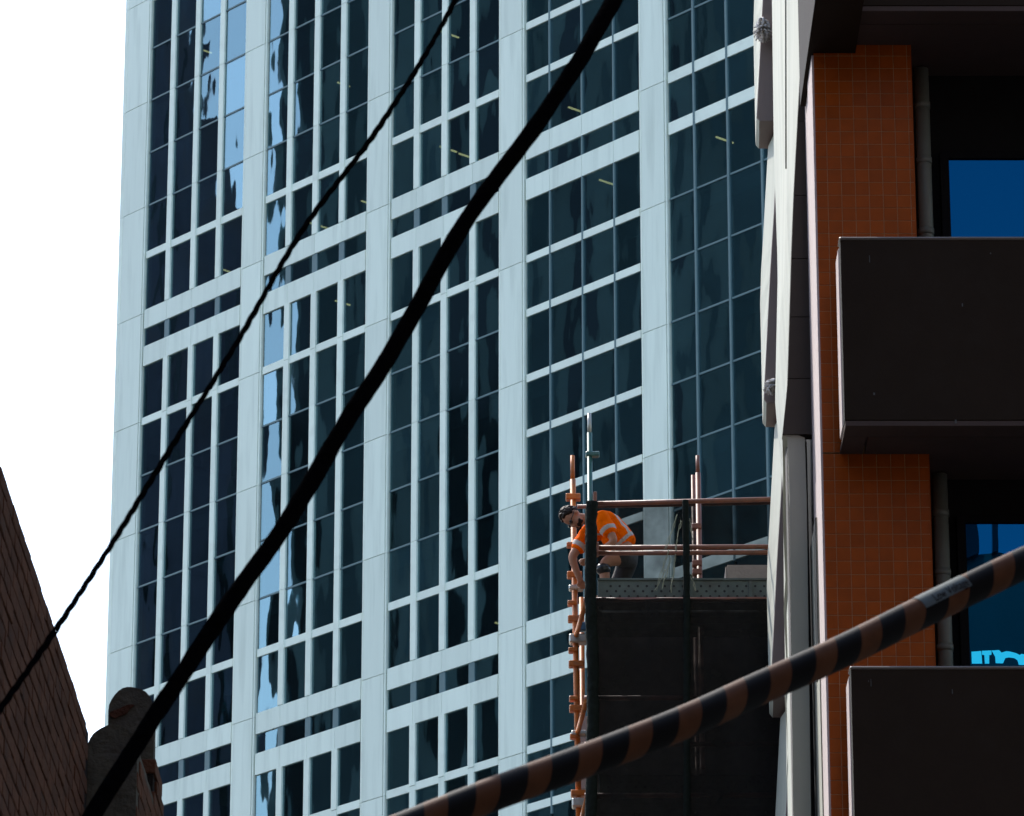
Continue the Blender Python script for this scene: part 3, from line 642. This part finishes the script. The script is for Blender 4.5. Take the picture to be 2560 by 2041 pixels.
# orange standard behind the worker with spigot and wedge rosettes
def zY(z, Y): return 1.6 + (z - 1.6) * Y / 45.0
po = [(0.600 * kx, YB, zY(17.02, YB)), (0.643 * kx, YB, 0.0)]
def ox(z): return 0.600 * kx + (0.043 * kx) * (zY(17.02, YB) - z) / (zY(17.02, YB) - zY(13.6, YB))
top = zY(17.05, YB)
so = stube('standard', (ox(top), YB, top), (ox(0) * 0 + ox(13.0), YB, 13.0), 0.030, M['scaffold_orange'])
stube('standard', (ox(13.0), YB, 13.0), (ox(13.0), YB, 0.0), 0.030, M['scaffold_orange'])
stube('spigot', (ox(top) - 0.002, YB, top - 0.02), (ox(top) - 0.002, YB, zY(17.30, YB)), 0.023, M['scaffold_orange'], so)
def px2z(py, Y):   # heights read off once: y pixel rows of the rosettes as metres at Y
    v = (1020.5 - py) / 12062; p = R(19.8); return 1.6 + (math.sin(p) + v * math.cos(p)) / (math.cos(p) - v * math.sin(p)) * Y
ROS = [16.865, 16.37, 16.06, 15.77, 15.61, 15.29, 15.15, 14.80, 14.70, 14.42, 14.25, 14.10, 13.85]
for k, z in enumerate(ROS):
    zz = zY(z, YB); w = 0.062 if k % 2 == 0 else 0.045
    spiece('wedge_clamp', ox(zz) - 0.075, ox(zz) + (0.075 if k % 2 == 0 else 0.02), YB - 0.05, YB + 0.05, zz - w / 2, zz + w / 2, M['scaffold_orange'], so, bev=0.008)
for z in (15.925, 14.45):
    zz = zY(z, YB); cl = spiece('swivel_coupler', ox(zz) - 0.06, ox(zz) + 0.09, YB - 0.06, YB + 0.05, zz - 0.025, zz + 0.025, M['galv_steel'], scf, bev=0.012)
    stube('coupler_bolt', (ox(zz) - 0.11, YB - 0.05, zz), (ox(zz) - 0.02, YB - 0.05, zz + 0.012), 0.011, M['galv_steel'], cl, 8)
for z in (15.40, 13.75):
    zz = zY(z, YB); spiece('coupler_block', ox(zz) - 0.065, ox(zz) + 0.11, YB - 0.08, YB + 0.06, zz - 0.045, zz + 0.045, M['galv_steel'], scf, bev=0.012)
spiece('blue_clip', ox(15.5) + 0.03, ox(15.5) + 0.13, YB - 0.12, YB - 0.04, zY(15.46, YB), zY(15.55, YB), pm('clip_blue', (0.02, 0.09, 0.16), 0.5), scf, bev=0.01)
# second orange standard just behind it, and a diagonal brace
stube('standard', (ox(15.7) + 0.07, YB + 0.55, zY(16.0, YB)), (ox(13) + 0.09, YB + 0.55, 0), 0.027, M['scaffold_orange'])
# green front-left standard
YG = 44.95
sg = stube('standard', (0.7665, YG, 17.52), (0.782, YG, 0.0), 0.0265, M['scaffold_green'])
stube('spigot', (0.766, YG, 17.50), (0.765, YG, 17.725), 0.020, M['galv_steel'], sg)
cl = spiece('swivel_coupler', 0.725, 0.865, YG - 0.045, YG + 0.045, 17.27, 17.318, M['scaffold_green'], scf, bev=0.01)
stube('coupler_bolt', (0.765, YG - 0.06, 17.25), (0.765, YG - 0.06, 17.34), 0.012, M['galv_steel'], cl, 8)
# oxide standards on the right
so2 = stube('standard', (1.872, 45.9, zY(17.12, 45.9)), (1.895, 45.9, 0), 0.028, M['scaffold_oxide'])
stube('spigot', (1.871, 45.9, zY(17.10, 45.9)), (1.870, 45.9, zY(17.30, 45.9)), 0.021, M['scaffold_oxide'], so2)
so3 = stube('standard', (1.842, 46.4, zY(17.095, 46.4)), (1.86, 46.4, 0), 0.022, M['scaffold_oxide'])
for z in (16.56, 16.18, 16.09): spiece('wedge_clamp', 1.80, 1.90, 45.86, 45.95, zY(z, 45.9) - 0.03, zY(z, 45.9) + 0.03, M['scaffold_oxide'], so2, bev=0.008)
stube('standard', (3.2, 45.0, 17.4), (3.2, 45.0, 0.0), 0.026, M['scaffold_oxide'])
# guard rails (front), doubled mid rail, transoms
stube('guard_rail', (0.80, YG + 0.055, 16.800), (3.3, YG + 0.055, 16.868), 0.0245, M['scaffold_oxide'])
stube('guard_rail', (0.82, YG + 0.055, 16.346), (3.3, YG + 0.055, 16.362), 0.0235, M['scaffold_oxide'])
stube('guard_rail', (0.84, YG + 0.075, 16.296), (3.3, YG + 0.075, 16.306), 0.0235, M['scaffold_oxide'])
spiece('wedge_clamp', 0.800, 0.835, YG - 0.03, YG + 0.06, 16.80, 16.90, M['scaffold_oxide'], scf, bev=0.005)
spiece('wedge_clamp', 0.800, 0.850, YG - 0.03, YG + 0.06, 16.27, 16.38, M['scaffold_oxide'], scf, bev=0.005)
for z in (15.812, 14.812, 14.345, 13.835):
    stube('ledger', (0.70, YG + 0.06, z), (3.3, YG + 0.06, z + 0.006), 0.024, M['scaffold_oxide'])
    stube('transom_tube', (0.72, YG + 0.0, z - 0.05), (ox(z) + 0.0, YB, z - 0.05), 0.024, M['scaffold_orange'])
# decks: toe-board faces with punched holes, planks behind
def deck(zt, zb):
    d = spiece('toe_board', 0.84, 3.3, YG + 0.10, YG + 0.13, zb, zt, M['plank_steel'], scf, bev=0.003)
    spiece('toe_board_lip', 0.84, 3.3, YG + 0.085, YG + 0.099, zt - 0.02, zt, M['plank_steel'], d.parent if False else scf)
    p = d.location
    hb = bmesh.new(); nholes = 0
    for k in range(26):
        for rr, off in ((0.5, 0.0), (0.16, 0.036), (0.84, 0.036)):
            x = 0.93 + k * 0.0885 + off
            if x > 2.7 or (1.74 < x < 1.80): continue
            cc = bmesh.ops.create_circle(hb, cap_ends=True, segments=10, radius=0.0125, matrix=Matrix.Translation((x - 1.6 - p.x, YG + 0.0985 - 45.5 - p.y, zb + (zt - zb) * rr * 0.74 - p.z)) @ Matrix.Rotation(R(90), 4, 'X'))
    from_bm('punched_holes', hb, M['hole_dark'], d, kind='stuff')
    for x in (1.745, 2.32): spiece('plank_end', x, x + 0.035, YG + 0.088, YG + 0.0995, zb + 0.004, zt - 0.024, M['plank_steel'], scf)
    for k in range(5): spiece('deck_plank', 0.80, 3.3, YG + 0.14 + k * 0.23, YG + 0.14 + k * 0.23 + 0.222, zb - 0.03, zb + 0.028, M['plank_steel'], scf)
deck(16.043, 15.835); deck(14.061, 13.852)
spiece('deck_bracket', 1.735, 1.765, YG + 0.08, YG + 0.12, 15.745, 15.80, M['galv_steel'], scf)
stube('ledger', (0.84, YG + 0.09, 15.70), (3.3, YG + 0.09, 15.705), 0.010, M['galv_steel'])

# netting: a thin sheet behind the rails, a dense one below the deck, and rolled edges on the posts
def sheet(name, x0, x1, z0, z1, y, mat, label, amp=0.02, cat='netting', th=0.004):
    bm = bmesh.new(); nx, nz = 40, 16; g = []
    for j in range(nz + 1):
        z = z0 + (z1 - z0) * j / nz
        g.append([bm.verts.new((x, y + amp * (mnoise.noise(Vector((x * 4, z * 1.5, y))) + 0.6 * math.sin(x * 9 + z)), z + (0.012 * mnoise.noise(Vector((x * 5, 3, 0))) if j in (0, nz) else 0))) for x in [x0 + (x1 - x0) * i / nx for i in range(nx + 1)]])
    for a, b in zip(g[:-1], g[1:]):
        for i in range(nx): bm.faces.new((a[i], a[i + 1], b[i + 1], b[i])).smooth = True
    return from_bm(name, bm, mat, None, label=label, category=cat)
n1 = sheet('safety_net', 0.86, 2.9, 16.15, 17.23, 46.22, net_hi, 'thin see-through safety net stretched along the back of the deck', 0.010)
stube('guard_rail', (0.66, 46.28, 17.20), (3.3, 46.28, 17.26), 0.022, M['scaffold_oxide'])
n2 = sheet('safety_net', 0.80, 2.75, 12.2, 15.80, YG - 0.01, net_lo, 'dense black shade cloth hanging below the scaffold deck', 0.022)
def bundle(name, pts, r, label, seed, n=60):
    P = resample(pts, n); bm = bmesh.new()
    add_tube(bm, P, lambda t: (lambda th: r * (1 + 0.22 * mnoise.noise(Vector((math.cos(th) * 1.2, math.sin(th) * 1.2, t * 26 + seed))) + 0.12 * mnoise.noise(Vector((math.cos(th) * 3, math.sin(th) * 3, t * 80 + seed))))), 16)
    bmesh.ops.recalc_face_normals(bm, faces=bm.faces)
    return from_bm(name, bm, M['net_bundle'], None, label=label, category='netting')
bundle('rolled_net', [(0.785, YG - 0.03, 16.79), (0.772, YG - 0.03, 16.4), (0.766, YG - 0.03, 15.8), (0.785, YG - 0.03, 15.1), (0.775, YG - 0.03, 14.3), (0.745, YG - 0.03, 13.2), (0.745, YG - 0.03, 12.2)], 0.058, 'rolled dark net edge wrapped round the green scaffold post', 2, 90)
bundle('rolled_net', [(1.704, YG - 0.02, 16.81), (1.706, YG - 0.02, 16.2), (1.702, YG - 0.02, 15.4), (1.690, YG - 0.02, 14.4), (1.675, YG - 0.02, 13.2), (1.67, YG - 0.02, 12.2)], 0.033, 'dark net seam hanging straight down the middle of the scaffold', 9, 80)
# torn plastic threads caught on the thin net
bm = bmesh.new(); q = random.Random(11)
for (x0, z0, x1, z1) in ((1.625, 16.66, 1.50, 16.30), (1.66, 16.60, 1.60, 16.28), (1.53, 16.30, 1.42, 15.93), (1.56, 16.22, 1.46, 15.9), (1.60, 16.25, 1.55, 15.86), (1.74, 16.62, 1.77, 16.40), (1.75, 16.05, 1.79, 15.88), (1.50, 16.1, 1.40, 15.88)):
    for k in range(3):
        P = []
        for j in range(7):
            t = j / 6; P.append(Vector((x0 + (x1 - x0) * t + q.uniform(-.012, .012), YG - 0.02 + q.uniform(-.01, .01), z0 + (z1 - z0) * t + q.uniform(-.008, .008))))
        add_tube(bm, resample(P, 18), 0.0024, 5)
bmesh.ops.recalc_face_normals(bm, faces=bm.faces)
from_bm('torn_threads', bm, M['thread_white'], n1)
# concrete block on the deck, and the raw building behind the dense cloth
bm = bmesh.new(); add_box(bm, 2.11, 2.75, 45.35, 45.75, 15.865, 16.285)
bmesh.ops.bevel(bm, geom=list(bm.edges), offset=0.018, segments=2, affect='EDGES')
from_bm('concrete_block', bm, M['concrete_block'], None, label='grey concrete block standing on the scaffold deck behind the net', category='block')
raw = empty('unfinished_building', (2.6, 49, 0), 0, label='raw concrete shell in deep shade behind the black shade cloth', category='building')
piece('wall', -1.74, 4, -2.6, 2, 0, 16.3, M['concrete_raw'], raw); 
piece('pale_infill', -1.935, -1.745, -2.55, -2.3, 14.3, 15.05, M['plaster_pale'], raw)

# ------------------------------------------------------------------ worker
def skinned(verts, edges, radii, root=0, sub=2):
    me = bpy.data.meshes.new('tmp'); me.from_pydata(verts, edges, []); o = bpy.data.objects.new('tmp', me); C.objects.link(o)
    o.modifiers.new('s', 'SKIN'); 
    for i, r in enumerate(radii):
        v = me.skin_vertices[0].data[i]; v.radius = (r, r) if not isinstance(r, tuple) else r; v.use_root = (i == root)
    ss = o.modifiers.new('u', 'SUBSURF'); ss.levels = sub; ss.render_levels = sub
    dg = bpy.context.evaluated_depsgraph_get(); me2 = bpy.data.meshes.new_from_object(o.evaluated_get(dg))
    bpy.data.objects.remove(o); return me2
def ellipsoid(bm, c, axes, rot=None, seg=16):
    m = Matrix.Translation(c) @ (rot.to_4x4() if rot else Matrix.Identity(4)) @ Matrix.Diagonal((*axes, 1))
    bmesh.ops.create_uvsphere(bm, u_segments=seg, v_segments=seg // 2 + 2, radius=1, matrix=m)
def remeshed(name, bm, mats, parent, vox, smooth_it=4, **props):
    me = bpy.data.meshes.new('tmp'); bm.to_mesh(me); bm.free(); o = bpy.data.objects.new('tmp', me); C.objects.link(o)
    md = o.modifiers.new('r', 'REMESH'); md.mode = 'VOXEL'; md.voxel_size = vox; md.use_smooth_shade = True
    sm = o.modifiers.new('sm', 'SMOOTH'); sm.iterations = smooth_it; sm.factor = 0.5
    dg = bpy.context.evaluated_depsgraph_get(); me2 = bpy.data.meshes.new_from_object(o.evaluated_get(dg)); bpy.data.objects.remove(o)
    me2.name = name; me2.materials.clear()
    for m in (mats if isinstance(mats, (list, tuple)) else [mats]): me2.materials.append(m)
    for p in me2.polygons: p.use_smooth = True
    return link(bpy.data.objects.new(name, me2), parent, **props)
Z0 = 15.86
J = dict(pelvis=(1.15, 45.50, 16.42), waist=(1.08, 45.49, 16.58), chest=(0.95, 45.48, 16.70), upper=(0.85, 45.47, 16.755), neck=(0.755, 45.45, 16.785), skull=(0.64, 45.42, 16.80),
         lsh=(0.885, 45.27, 16.735), lel=(1.015, 45.21, 16.48), lwr=(0.815, 45.25, 16.345), lha=(0.735, 45.30, 16.30),
         rsh=(0.765, 45.62, 16.69), rel=(0.590, 45.60, 16.445), rwr=(0.655, 45.64, 16.27), rha=(0.690, 45.68, 16.20),
         lhip=(1.13, 45.38, 16.38), lkn=(0.905, 45.32, 16.30), lan=(0.93, 45.33, 15.94), lto=(0.80, 45.32, 15.89),
         rhip=(1.15, 45.62, 16.38), rkn=(0.98, 45.66, 15.99), ran=(1.27, 45.68, 15.95), rto=(1.33, 45.68, 15.89))
names = list(J); idx = {n: i for i, n in enumerate(names)}
E = [('pelvis', 'waist'), ('waist', 'chest'), ('chest', 'upper'), ('upper', 'neck'), ('neck', 'skull'), ('upper', 'lsh'), ('lsh', 'lel'), ('lel', 'lwr'), ('lwr', 'lha'), ('upper', 'rsh'), ('rsh', 'rel'), ('rel', 'rwr'), ('rwr', 'rha'),
     ('pelvis', 'lhip'), ('lhip', 'lkn'), ('lkn', 'lan'), ('lan', 'lto'), ('pelvis', 'rhip'), ('rhip', 'rkn'), ('rkn', 'ran'), ('ran', 'rto')]
RAD = dict(pelvis=.13, waist=.125, chest=.14, upper=.12, neck=.058, skull=.05, lsh=.062, lel=.046, lwr=.031, lha=.036, rsh=.062, rel=.048, rwr=.032, rha=.036,
           lhip=.095, lkn=.063, lan=.042, lto=.035, rhip=.095, rkn=.063, ran=.042, rto=.035)
bm = bmesh.new(); bm.from_mesh(skinned([J[n] for n in names], [(idx[a], idx[b]) for a, b in E], [RAD[n] for n in names]))
# head: crown points forward-left, face looks down and a little to the camera
hc = Vector((0.600, 45.42, 16.800)); crown = Vector((-0.88, -0.05, 0.30)).normalized(); face = Vector((-0.34, -0.40, -0.86)); face = (face - crown * face.dot(crown)).normalized(); ear = crown.cross(face).normalized()
HR = Matrix((ear, face, crown)).transposed()
def hp(e, f, c): return hc + ear * e + face * f + crown * c
ellipsoid(bm, hp(0, -0.005, 0.02), (0.078, 0.098, 0.100), HR)
ellipsoid(bm, hp(0, 0.030, -0.055), (0.060, 0.066, 0.072), HR)
ellipsoid(bm, hp(0, 0.070, -0.098), (0.030, 0.026, 0.026), HR)
ellipsoid(bm, hp(0, 0.102, -0.032), (0.014, 0.022, 0.026), HR)
for sgn in (-1, 1): ellipsoid(bm, hp(0.080 * sgn, -0.012, -0.012), (0.012, 0.022, 0.034), HR)
# fingers, curled
for (wr, ha, up) in (('lwr', 'lha', Vector((0, -0.4, -1))), ('rwr', 'rha', Vector((0.3, 0, -1)))):
    w, h = Vector(J[wr]), Vector(J[ha]); d = (h - w).normalized(); sdv = d.cross(up).normalized(); nrm = sdv.cross(d).normalized()
    for k, ln in enumerate((0.072, 0.082, 0.078, 0.062)):
        b0 = h + sdv * (k - 1.5) * 0.019 + d * 0.02; p1 = b0 + d * ln * 0.5 - nrm * 0.006; p2 = p1 + (d * 0.35 - nrm * 0.9).normalized() * ln * 0.4; p3 = p2 + (-d * 0.3 - nrm).normalized() * ln * 0.28
        add_tube(bm, [b0 - d * 0.02, b0, p1, p2, p3], 0.0092, 8)
    b0 = h - d * 0.02 + sdv * 0.032; add_tube(bm, [b0 - sdv * 0.012, b0 + sdv * 0.014 + d * 0.02, b0 + d * 0.048 - nrm * 0.018 + sdv * 0.010, b0 + d * 0.062 - nrm * 0.034], 0.0105, 8)
worker = remeshed('person', bm, M['skin'], None, 0.0075, 3, label='worker in orange high visibility shirt bending over the scaffold edge behind the rolled net', category='person')
# shirt
sj = ['pelvis', 'waist', 'chest', 'upper', 'lsh', 'rsh']
V = dict(hem=Vector(J['pelvis']) * 0.75 + Vector(J['waist']) * 0.25, waist=Vector(J['waist']), chest=Vector(J['chest']), upper=Vector(J['upper']), coll=Vector(J['neck']) * 0.55 + Vector(J['upper']) * 0.45,
         lsh=Vector(J['lsh']), lsl=Vector(J['lsh']).lerp(Vector(J['lel']), 0.78), rsh=Vector(J['rsh']), rsl=Vector(J['rsh']).lerp(Vector(J['rel']), 0.80))
vn = list(V); vi = {n: i for i, n in enumerate(vn)}
VR = dict(hem=.170, waist=.165, chest=.176, upper=.146, coll=.080, lsh=.096, lsl=.084, rsh=.096, rsl=.086)
SE = [('hem', 'waist'), ('waist', 'chest'), ('chest', 'upper'), ('upper', 'coll'), ('upper', 'lsh'), ('lsh', 'lsl'), ('upper', 'rsh'), ('rsh', 'rsl')]
bm = bmesh.new(); bm.from_mesh(skinned([V[n] for n in vn], [(vi[a], vi[b]) for a, b in SE], [VR[n] for n in vn]))
for v in bm.verts: v.co += Vector((mnoise.noise(v.co * 14), mnoise.noise(v.co * 14 + Vector((9, 0, 0))), mnoise.noise(v.co * 11 + Vector((0, 7, 0))))) * 0.010
shirt = remeshed('shirt', bm, [M['shirt_orange'], M['stripe_grey']], worker, 0.009, 2)
def seg_t(p, a, b):
    d = b - a; t = (p - a).dot(d) / d.length_squared; return t, (p - (a + d * max(0, min(1, t)))).length
for p in shirt.data.polygons:
    c = p.center; best = None
    for a, b in SE:
        t, ds = seg_t(c, V[a], V[b])
        key = ds / (VR[a] + VR[b])
        if best is None or key < best[0]: best = (key, a, b, t)
    _, a, b, t = best
    if (a, b) in (('lsh', 'lsl'),) and 0.56 < t < 0.76: p.material_index = 1
    if (a, b) in (('rsh', 'rsl'),) and 0.58 < t < 0.78: p.material_index = 1
    ts, ds = seg_t(c, V['hem'], V['upper'])
    if (a, b) in (('hem', 'waist'), ('waist', 'chest')) and 0.18 < ts < 0.27: p.material_index = 1
    if (a, b) in (('waist', 'chest'), ('chest', 'upper'), ('hem', 'waist')) and c.y < 45.42 and abs(c.y - 45.385) < 0.018 and c.z > 16.6: p.material_index = 1
# shorts
bm = bmesh.new()
SV = [Vector(J['pelvis']) + Vector((-0.02, 0, 0.03)), Vector(J['lhip']), Vector(J['lhip']).lerp(Vector(J['lkn']), 0.62), Vector(J['rhip']), Vector(J['rhip']).lerp(Vector(J['rkn']), 0.80), Vector(J['pelvis']).lerp(Vector(J['waist']), 0.5)]
bm.from_mesh(skinned(SV, [(0, 1), (1, 2), (0, 3), (3, 4), (0, 5)], [0.150, 0.112, 0.096, 0.112, 0.092, 0.138]))
remeshed('shorts', bm, M['shorts_dark'], worker, 0.010, 2)
# hair: cap over crown and back, with an uneven fringe
bm = bmesh.new(); q = random.Random(4)
for k in range(150):
    th = q.uniform(0, 2 * math.pi); ph = math.acos(q.uniform(-0.25, 1))
    e, f_, c_ = math.sin(ph) * math.cos(th), math.sin(ph) * math.sin(th), math.cos(ph)
    if f_ > 0.45 and c_ < 0.45: continue
    if abs(e) > 0.75 and c_ < 0.05 and f_ > -0.25: continue
    ellipsoid(bm, hp(e * 0.078, -0.012 + f_ * 0.096, 0.024 + c_ * 0.103), (0.020, 0.020, 0.018), None, 8)
ellipsoid(bm, hp(0, -0.016, 0.036), (0.078, 0.094, 0.094), HR)
remeshed('hair', bm, M['hair'], worker, 0.006, 1)
# beard, sunglasses, knee pad, boots, gloves
bm = bmesh.new()
for k in range(40):
    a = q.uniform(-1.25, 1.25); ellipsoid(bm, hp(math.sin(a) * 0.062, 0.030 + math.cos(a) * 0.052, -0.088 + q.uniform(-.024, .016)), (0.014, 0.013, 0.014), None, 8)
remeshed('beard', bm, M['hair'], worker, 0.006, 1)
bm = bmesh.new()
for sgn in (-1, 1): ellipsoid(bm, hp(0.034 * sgn, 0.092, -0.004), (0.027, 0.010, 0.019), HR, 12)
for sgn in (-1, 1): add_tube(bm, [hp(0.058 * sgn, 0.084, 0.0), hp(0.081 * sgn, 0.045, 0.0), hp(0.086 * sgn, -0.014, 0.004)], 0.0045, 6)
add_tube(bm, [hp(-0.012, 0.103, 0.0), hp(0.012, 0.103, 0.0)], 0.004, 6)
bmesh.ops.recalc_face_normals(bm, faces=bm.faces); from_bm('sunglasses', bm, M['lens_black'], worker, smooth=True)
bm = bmesh.new(); kd = (Vector(J['lan']) - Vector(J['lkn'])).normalized()
ellipsoid(bm, Vector(J['lkn']) + kd * 0.075 + Vector((-0.010, -0.008, 0)), (0.078, 0.074, 0.062)); remeshed('knee_pad', bm, M['black_rubber'], worker, 0.008, 2)
for a, b in (('lan', 'lto'), ('ran', 'rto')):
    A, B = Vector(J[a]), Vector(J[b]); bm = bmesh.new()
    ellipsoid(bm, A + Vector((0, 0, -0.02)), (0.058, 0.055, 0.06)); ellipsoid(bm, A.lerp(B, 0.6), (0.085, 0.05, 0.045)); ellipsoid(bm, B, (0.06, 0.048, 0.036))
    for v in bm.verts: v.co.z = max(v.co.z, Z0 + 0.003)
    remeshed('boot', bm, M['boot_tan'], worker, 0.01, 1)

# ------------------------------------------------------------------ overhead cables
pole = empty('utility_pole', (1.75, 13.6, 0), 0, label='weathered timber utility pole carrying the overhead cables', category='pole')
tube('shaft', [(0, 0, 0), (0, 0, 12.5)], lambda t: 0.16 - 0.04 * t, M['pole_wood'], pole, seg=16)
piece('crossarm', -0.9, 0.9, -0.19, -0.08, 10.6, 10.72, M['pole_wood'], pole)
# thin twisted cable
thin = [(1.15, 13.5, 10.63), (0.30, 12.7, 8.45), (-0.132, 12.1, 7.197), (-0.157, 11.9, 7.057), (-0.337, 11.7, 6.619), (-0.534, 11.5, 6.232), (-0.69, 11.3, 5.839), (-0.843, 11.1, 5.472), (-0.951, 10.9, 5.181), (-1.06, 10.7, 4.902), (-1.158, 10.5, 4.655), (-1.186, 10.3, 4.518), (-1.60, 9.8, 3.6), (-2.25, 9.2, 2.4)]
thin = thin[:2] + [thin[2]] + thin[4:]
P = resample(thin, 420); T, F = frames(P); bm = bmesh.new()
cum = 0; ph = [0.0]
for i in range(1, len(P)): cum += (P[i] - P[i - 1]).length; ph.append(cum / 0.17 * 2 * math.pi)
for s_ in range(3):
    Q = [P[i] + (F[i][0] * math.cos(ph[i] + s_ * 2.094) + F[i][1] * math.sin(ph[i] + s_ * 2.094)) * 0.0042 * (1 + 0.35 * mnoise.noise(P[i] * 6)) for i in range(len(P))]
    add_tube(bm, Q, 0.0040, 7)
bmesh.ops.recalc_face_normals(bm, faces=bm.faces)
from_bm('overhead_cable', bm, M['cable_black'], None, label='thin twisted black cable crossing the sky to the brick wall', category='cable')
# thick bundled cable
thick = [(1.70, 13.45, 10.60), (0.85, 12.2, 8.4), (0.28, 11.0, 6.699), (0.084, 10.8, 6.262), (-0.134, 10.7, 5.885), (-0.342, 10.6, 5.452), (-0.521, 10.5, 5.09), (-0.724, 10.4, 4.742), (-0.909, 10.3, 4.374), (-0.94, 10.2, 4.273), (-1.5, 9.9, 3.2), (-2.25, 9.6, 1.9)]
thick = thick[:9] + thick[10:]
P = resample(thick, 260); bm = bmesh.new()
for i in range(len(P)): P[i] = P[i] + Vector((mnoise.noise(P[i] * 2.6), 0, mnoise.noise(P[i] * 2.6 + Vector((4, 4, 4))))) * 0.011
add_tube(bm, P, lambda t: (lambda th: 0.0205 * (1 + 0.10 * mnoise.noise(Vector((t * 40, math.cos(th), math.sin(th)))) + 0.06 * mnoise.noise(Vector((t * 150, 2 * math.cos(th), 2 * math.sin(th)))))), 18)
bmesh.ops.recalc_face_normals(bm, faces=bm.faces)
from_bm('overhead_cable', bm, M['cable_black'], None, label='thick lumpy black bundled cable running diagonally across the tower', category='cable')
# striped cover
tg = [(1.70, 13.3, 6.2), (1.40, 11.2, 5.28), (1.275, 10.6, 5.075), (1.171, 10.5, 5.003), (0.946, 10.4, 4.865), (0.743, 10.3, 4.735), (0.546, 10.2, 4.617), (0.374, 10.1, 4.51), (0.165, 10.0, 4.399), (-0.038, 9.9, 4.295), (-0.242, 9.8, 4.185), (-0.371, 9.7, 4.107), (-1.2, 9.3, 3.65), (-2.24, 9.0, 3.1)]
P = resample(tg, 240); TR = 0.0365
cov = empty('cable_cover', P[120], 0, label='black and brown spiral striped cable cover slung in front of the orange tiled column', category='cable cover')
off = P[120]; Pl = [p - off for p in P]
bm = bmesh.new(); add_tube(bm, Pl, TR, 28, up=(0, 0, 1)); bmesh.ops.recalc_face_normals(bm, faces=bm.faces)
from_bm('striped_tube', bm, tiger, cov)
# label with lettering wrapped round the tube
cl_ = [0.0]
for i in range(1, len(Pl)): cl_.append(cl_[-1] + (Pl[i] - Pl[i - 1]).length)
def on_tube(s, th, r):
    i = 0
    while i < len(cl_) - 2 and cl_[i + 1] < s: i += 1
    u = (s - cl_[i]) / (cl_[i + 1] - cl_[i]); p = Pl[i].lerp(Pl[i + 1], u); t = (Pl[i + 1] - Pl[i]).normalized()
    b = t.cross(Vector((0, 0, 1))).normalized(); a = b.cross(t).normalized()      # a: up, b: sideways
    front = b if b.y < 0 else -b
    return p + (a * math.cos(th) + front * math.sin(th)) * r
def s_at(x):   # arc length where the tube passes world x
    for i in range(len(P) - 1):
        if (P[i].x - x) * (P[i + 1].x - x) <= 0: return cl_[i] + (P[i].x - x) / (P[i].x - P[i + 1].x) * (cl_[i + 1] - cl_[i])
sA, sB = s_at(0.917), s_at(1.028)     # left end, right end (arc length runs right to left)
bm = bmesh.new(); g = []
for i in range(13):
    s = sA + (sB - sA) * i / 12
    g.append([bm.verts.new(on_tube(s, R(-20 + 105 * j / 10), TR + 0.0012)) for j in range(11)])
for a, b in zip(g[:-1], g[1:]):
    for j in range(10): bm.faces.new((a[j], a[j + 1], b[j + 1], b[j])).smooth = True
bmesh.ops.recalc_face_normals(bm, faces=bm.faces); tape = from_bm('label_tape', bm, M['tape_grey'], cov)
fc = bpy.data.curves.new('lettering', 'FONT'); fc.body = 'Low Voltage'; fc.size = 1.0; fo = bpy.data.objects.new('lettering_tmp', fc); C.objects.link(fo)
me = bpy.data.meshes.new_from_object(fo.evaluated_get(bpy.context.evaluated_depsgraph_get())); bpy.data.objects.remove(fo)
bm = bmesh.new(); bm.from_mesh(me); xs_ = [v.co.x for v in bm.verts]; xa, xb = min(xs_), max(xs_)
bmesh.ops.subdivide_edges(bm, edges=[e for e in bm.edges], cuts=1)
sT0, sT1 = sA + (sB - sA) * 0.24, sA + (sB - sA) * 0.97
for v in bm.verts:
    s = sT0 + (sT1 - sT0) * (v.co.x - xa) / (xb - xa); h = v.co.y      # 0..0.7
    v.co = on_tube(s, R(80) - h * R(46), TR + 0.0022)
from_bm('lettering', bm, M['ink_maroon'], tape)

for o in C.objects:
    if o.parent is None and 'category' in o:
        g = {'sky_blocker': 'unseen blocks added to hold back the sky', 'overhead_cable': 'black overhead cables', 'safety_net': 'nets on the scaffold', 'rolled_net': 'rolled net edges on the scaffold'}.get(o.name.split('.')[0])
        if g: o['group'] = g
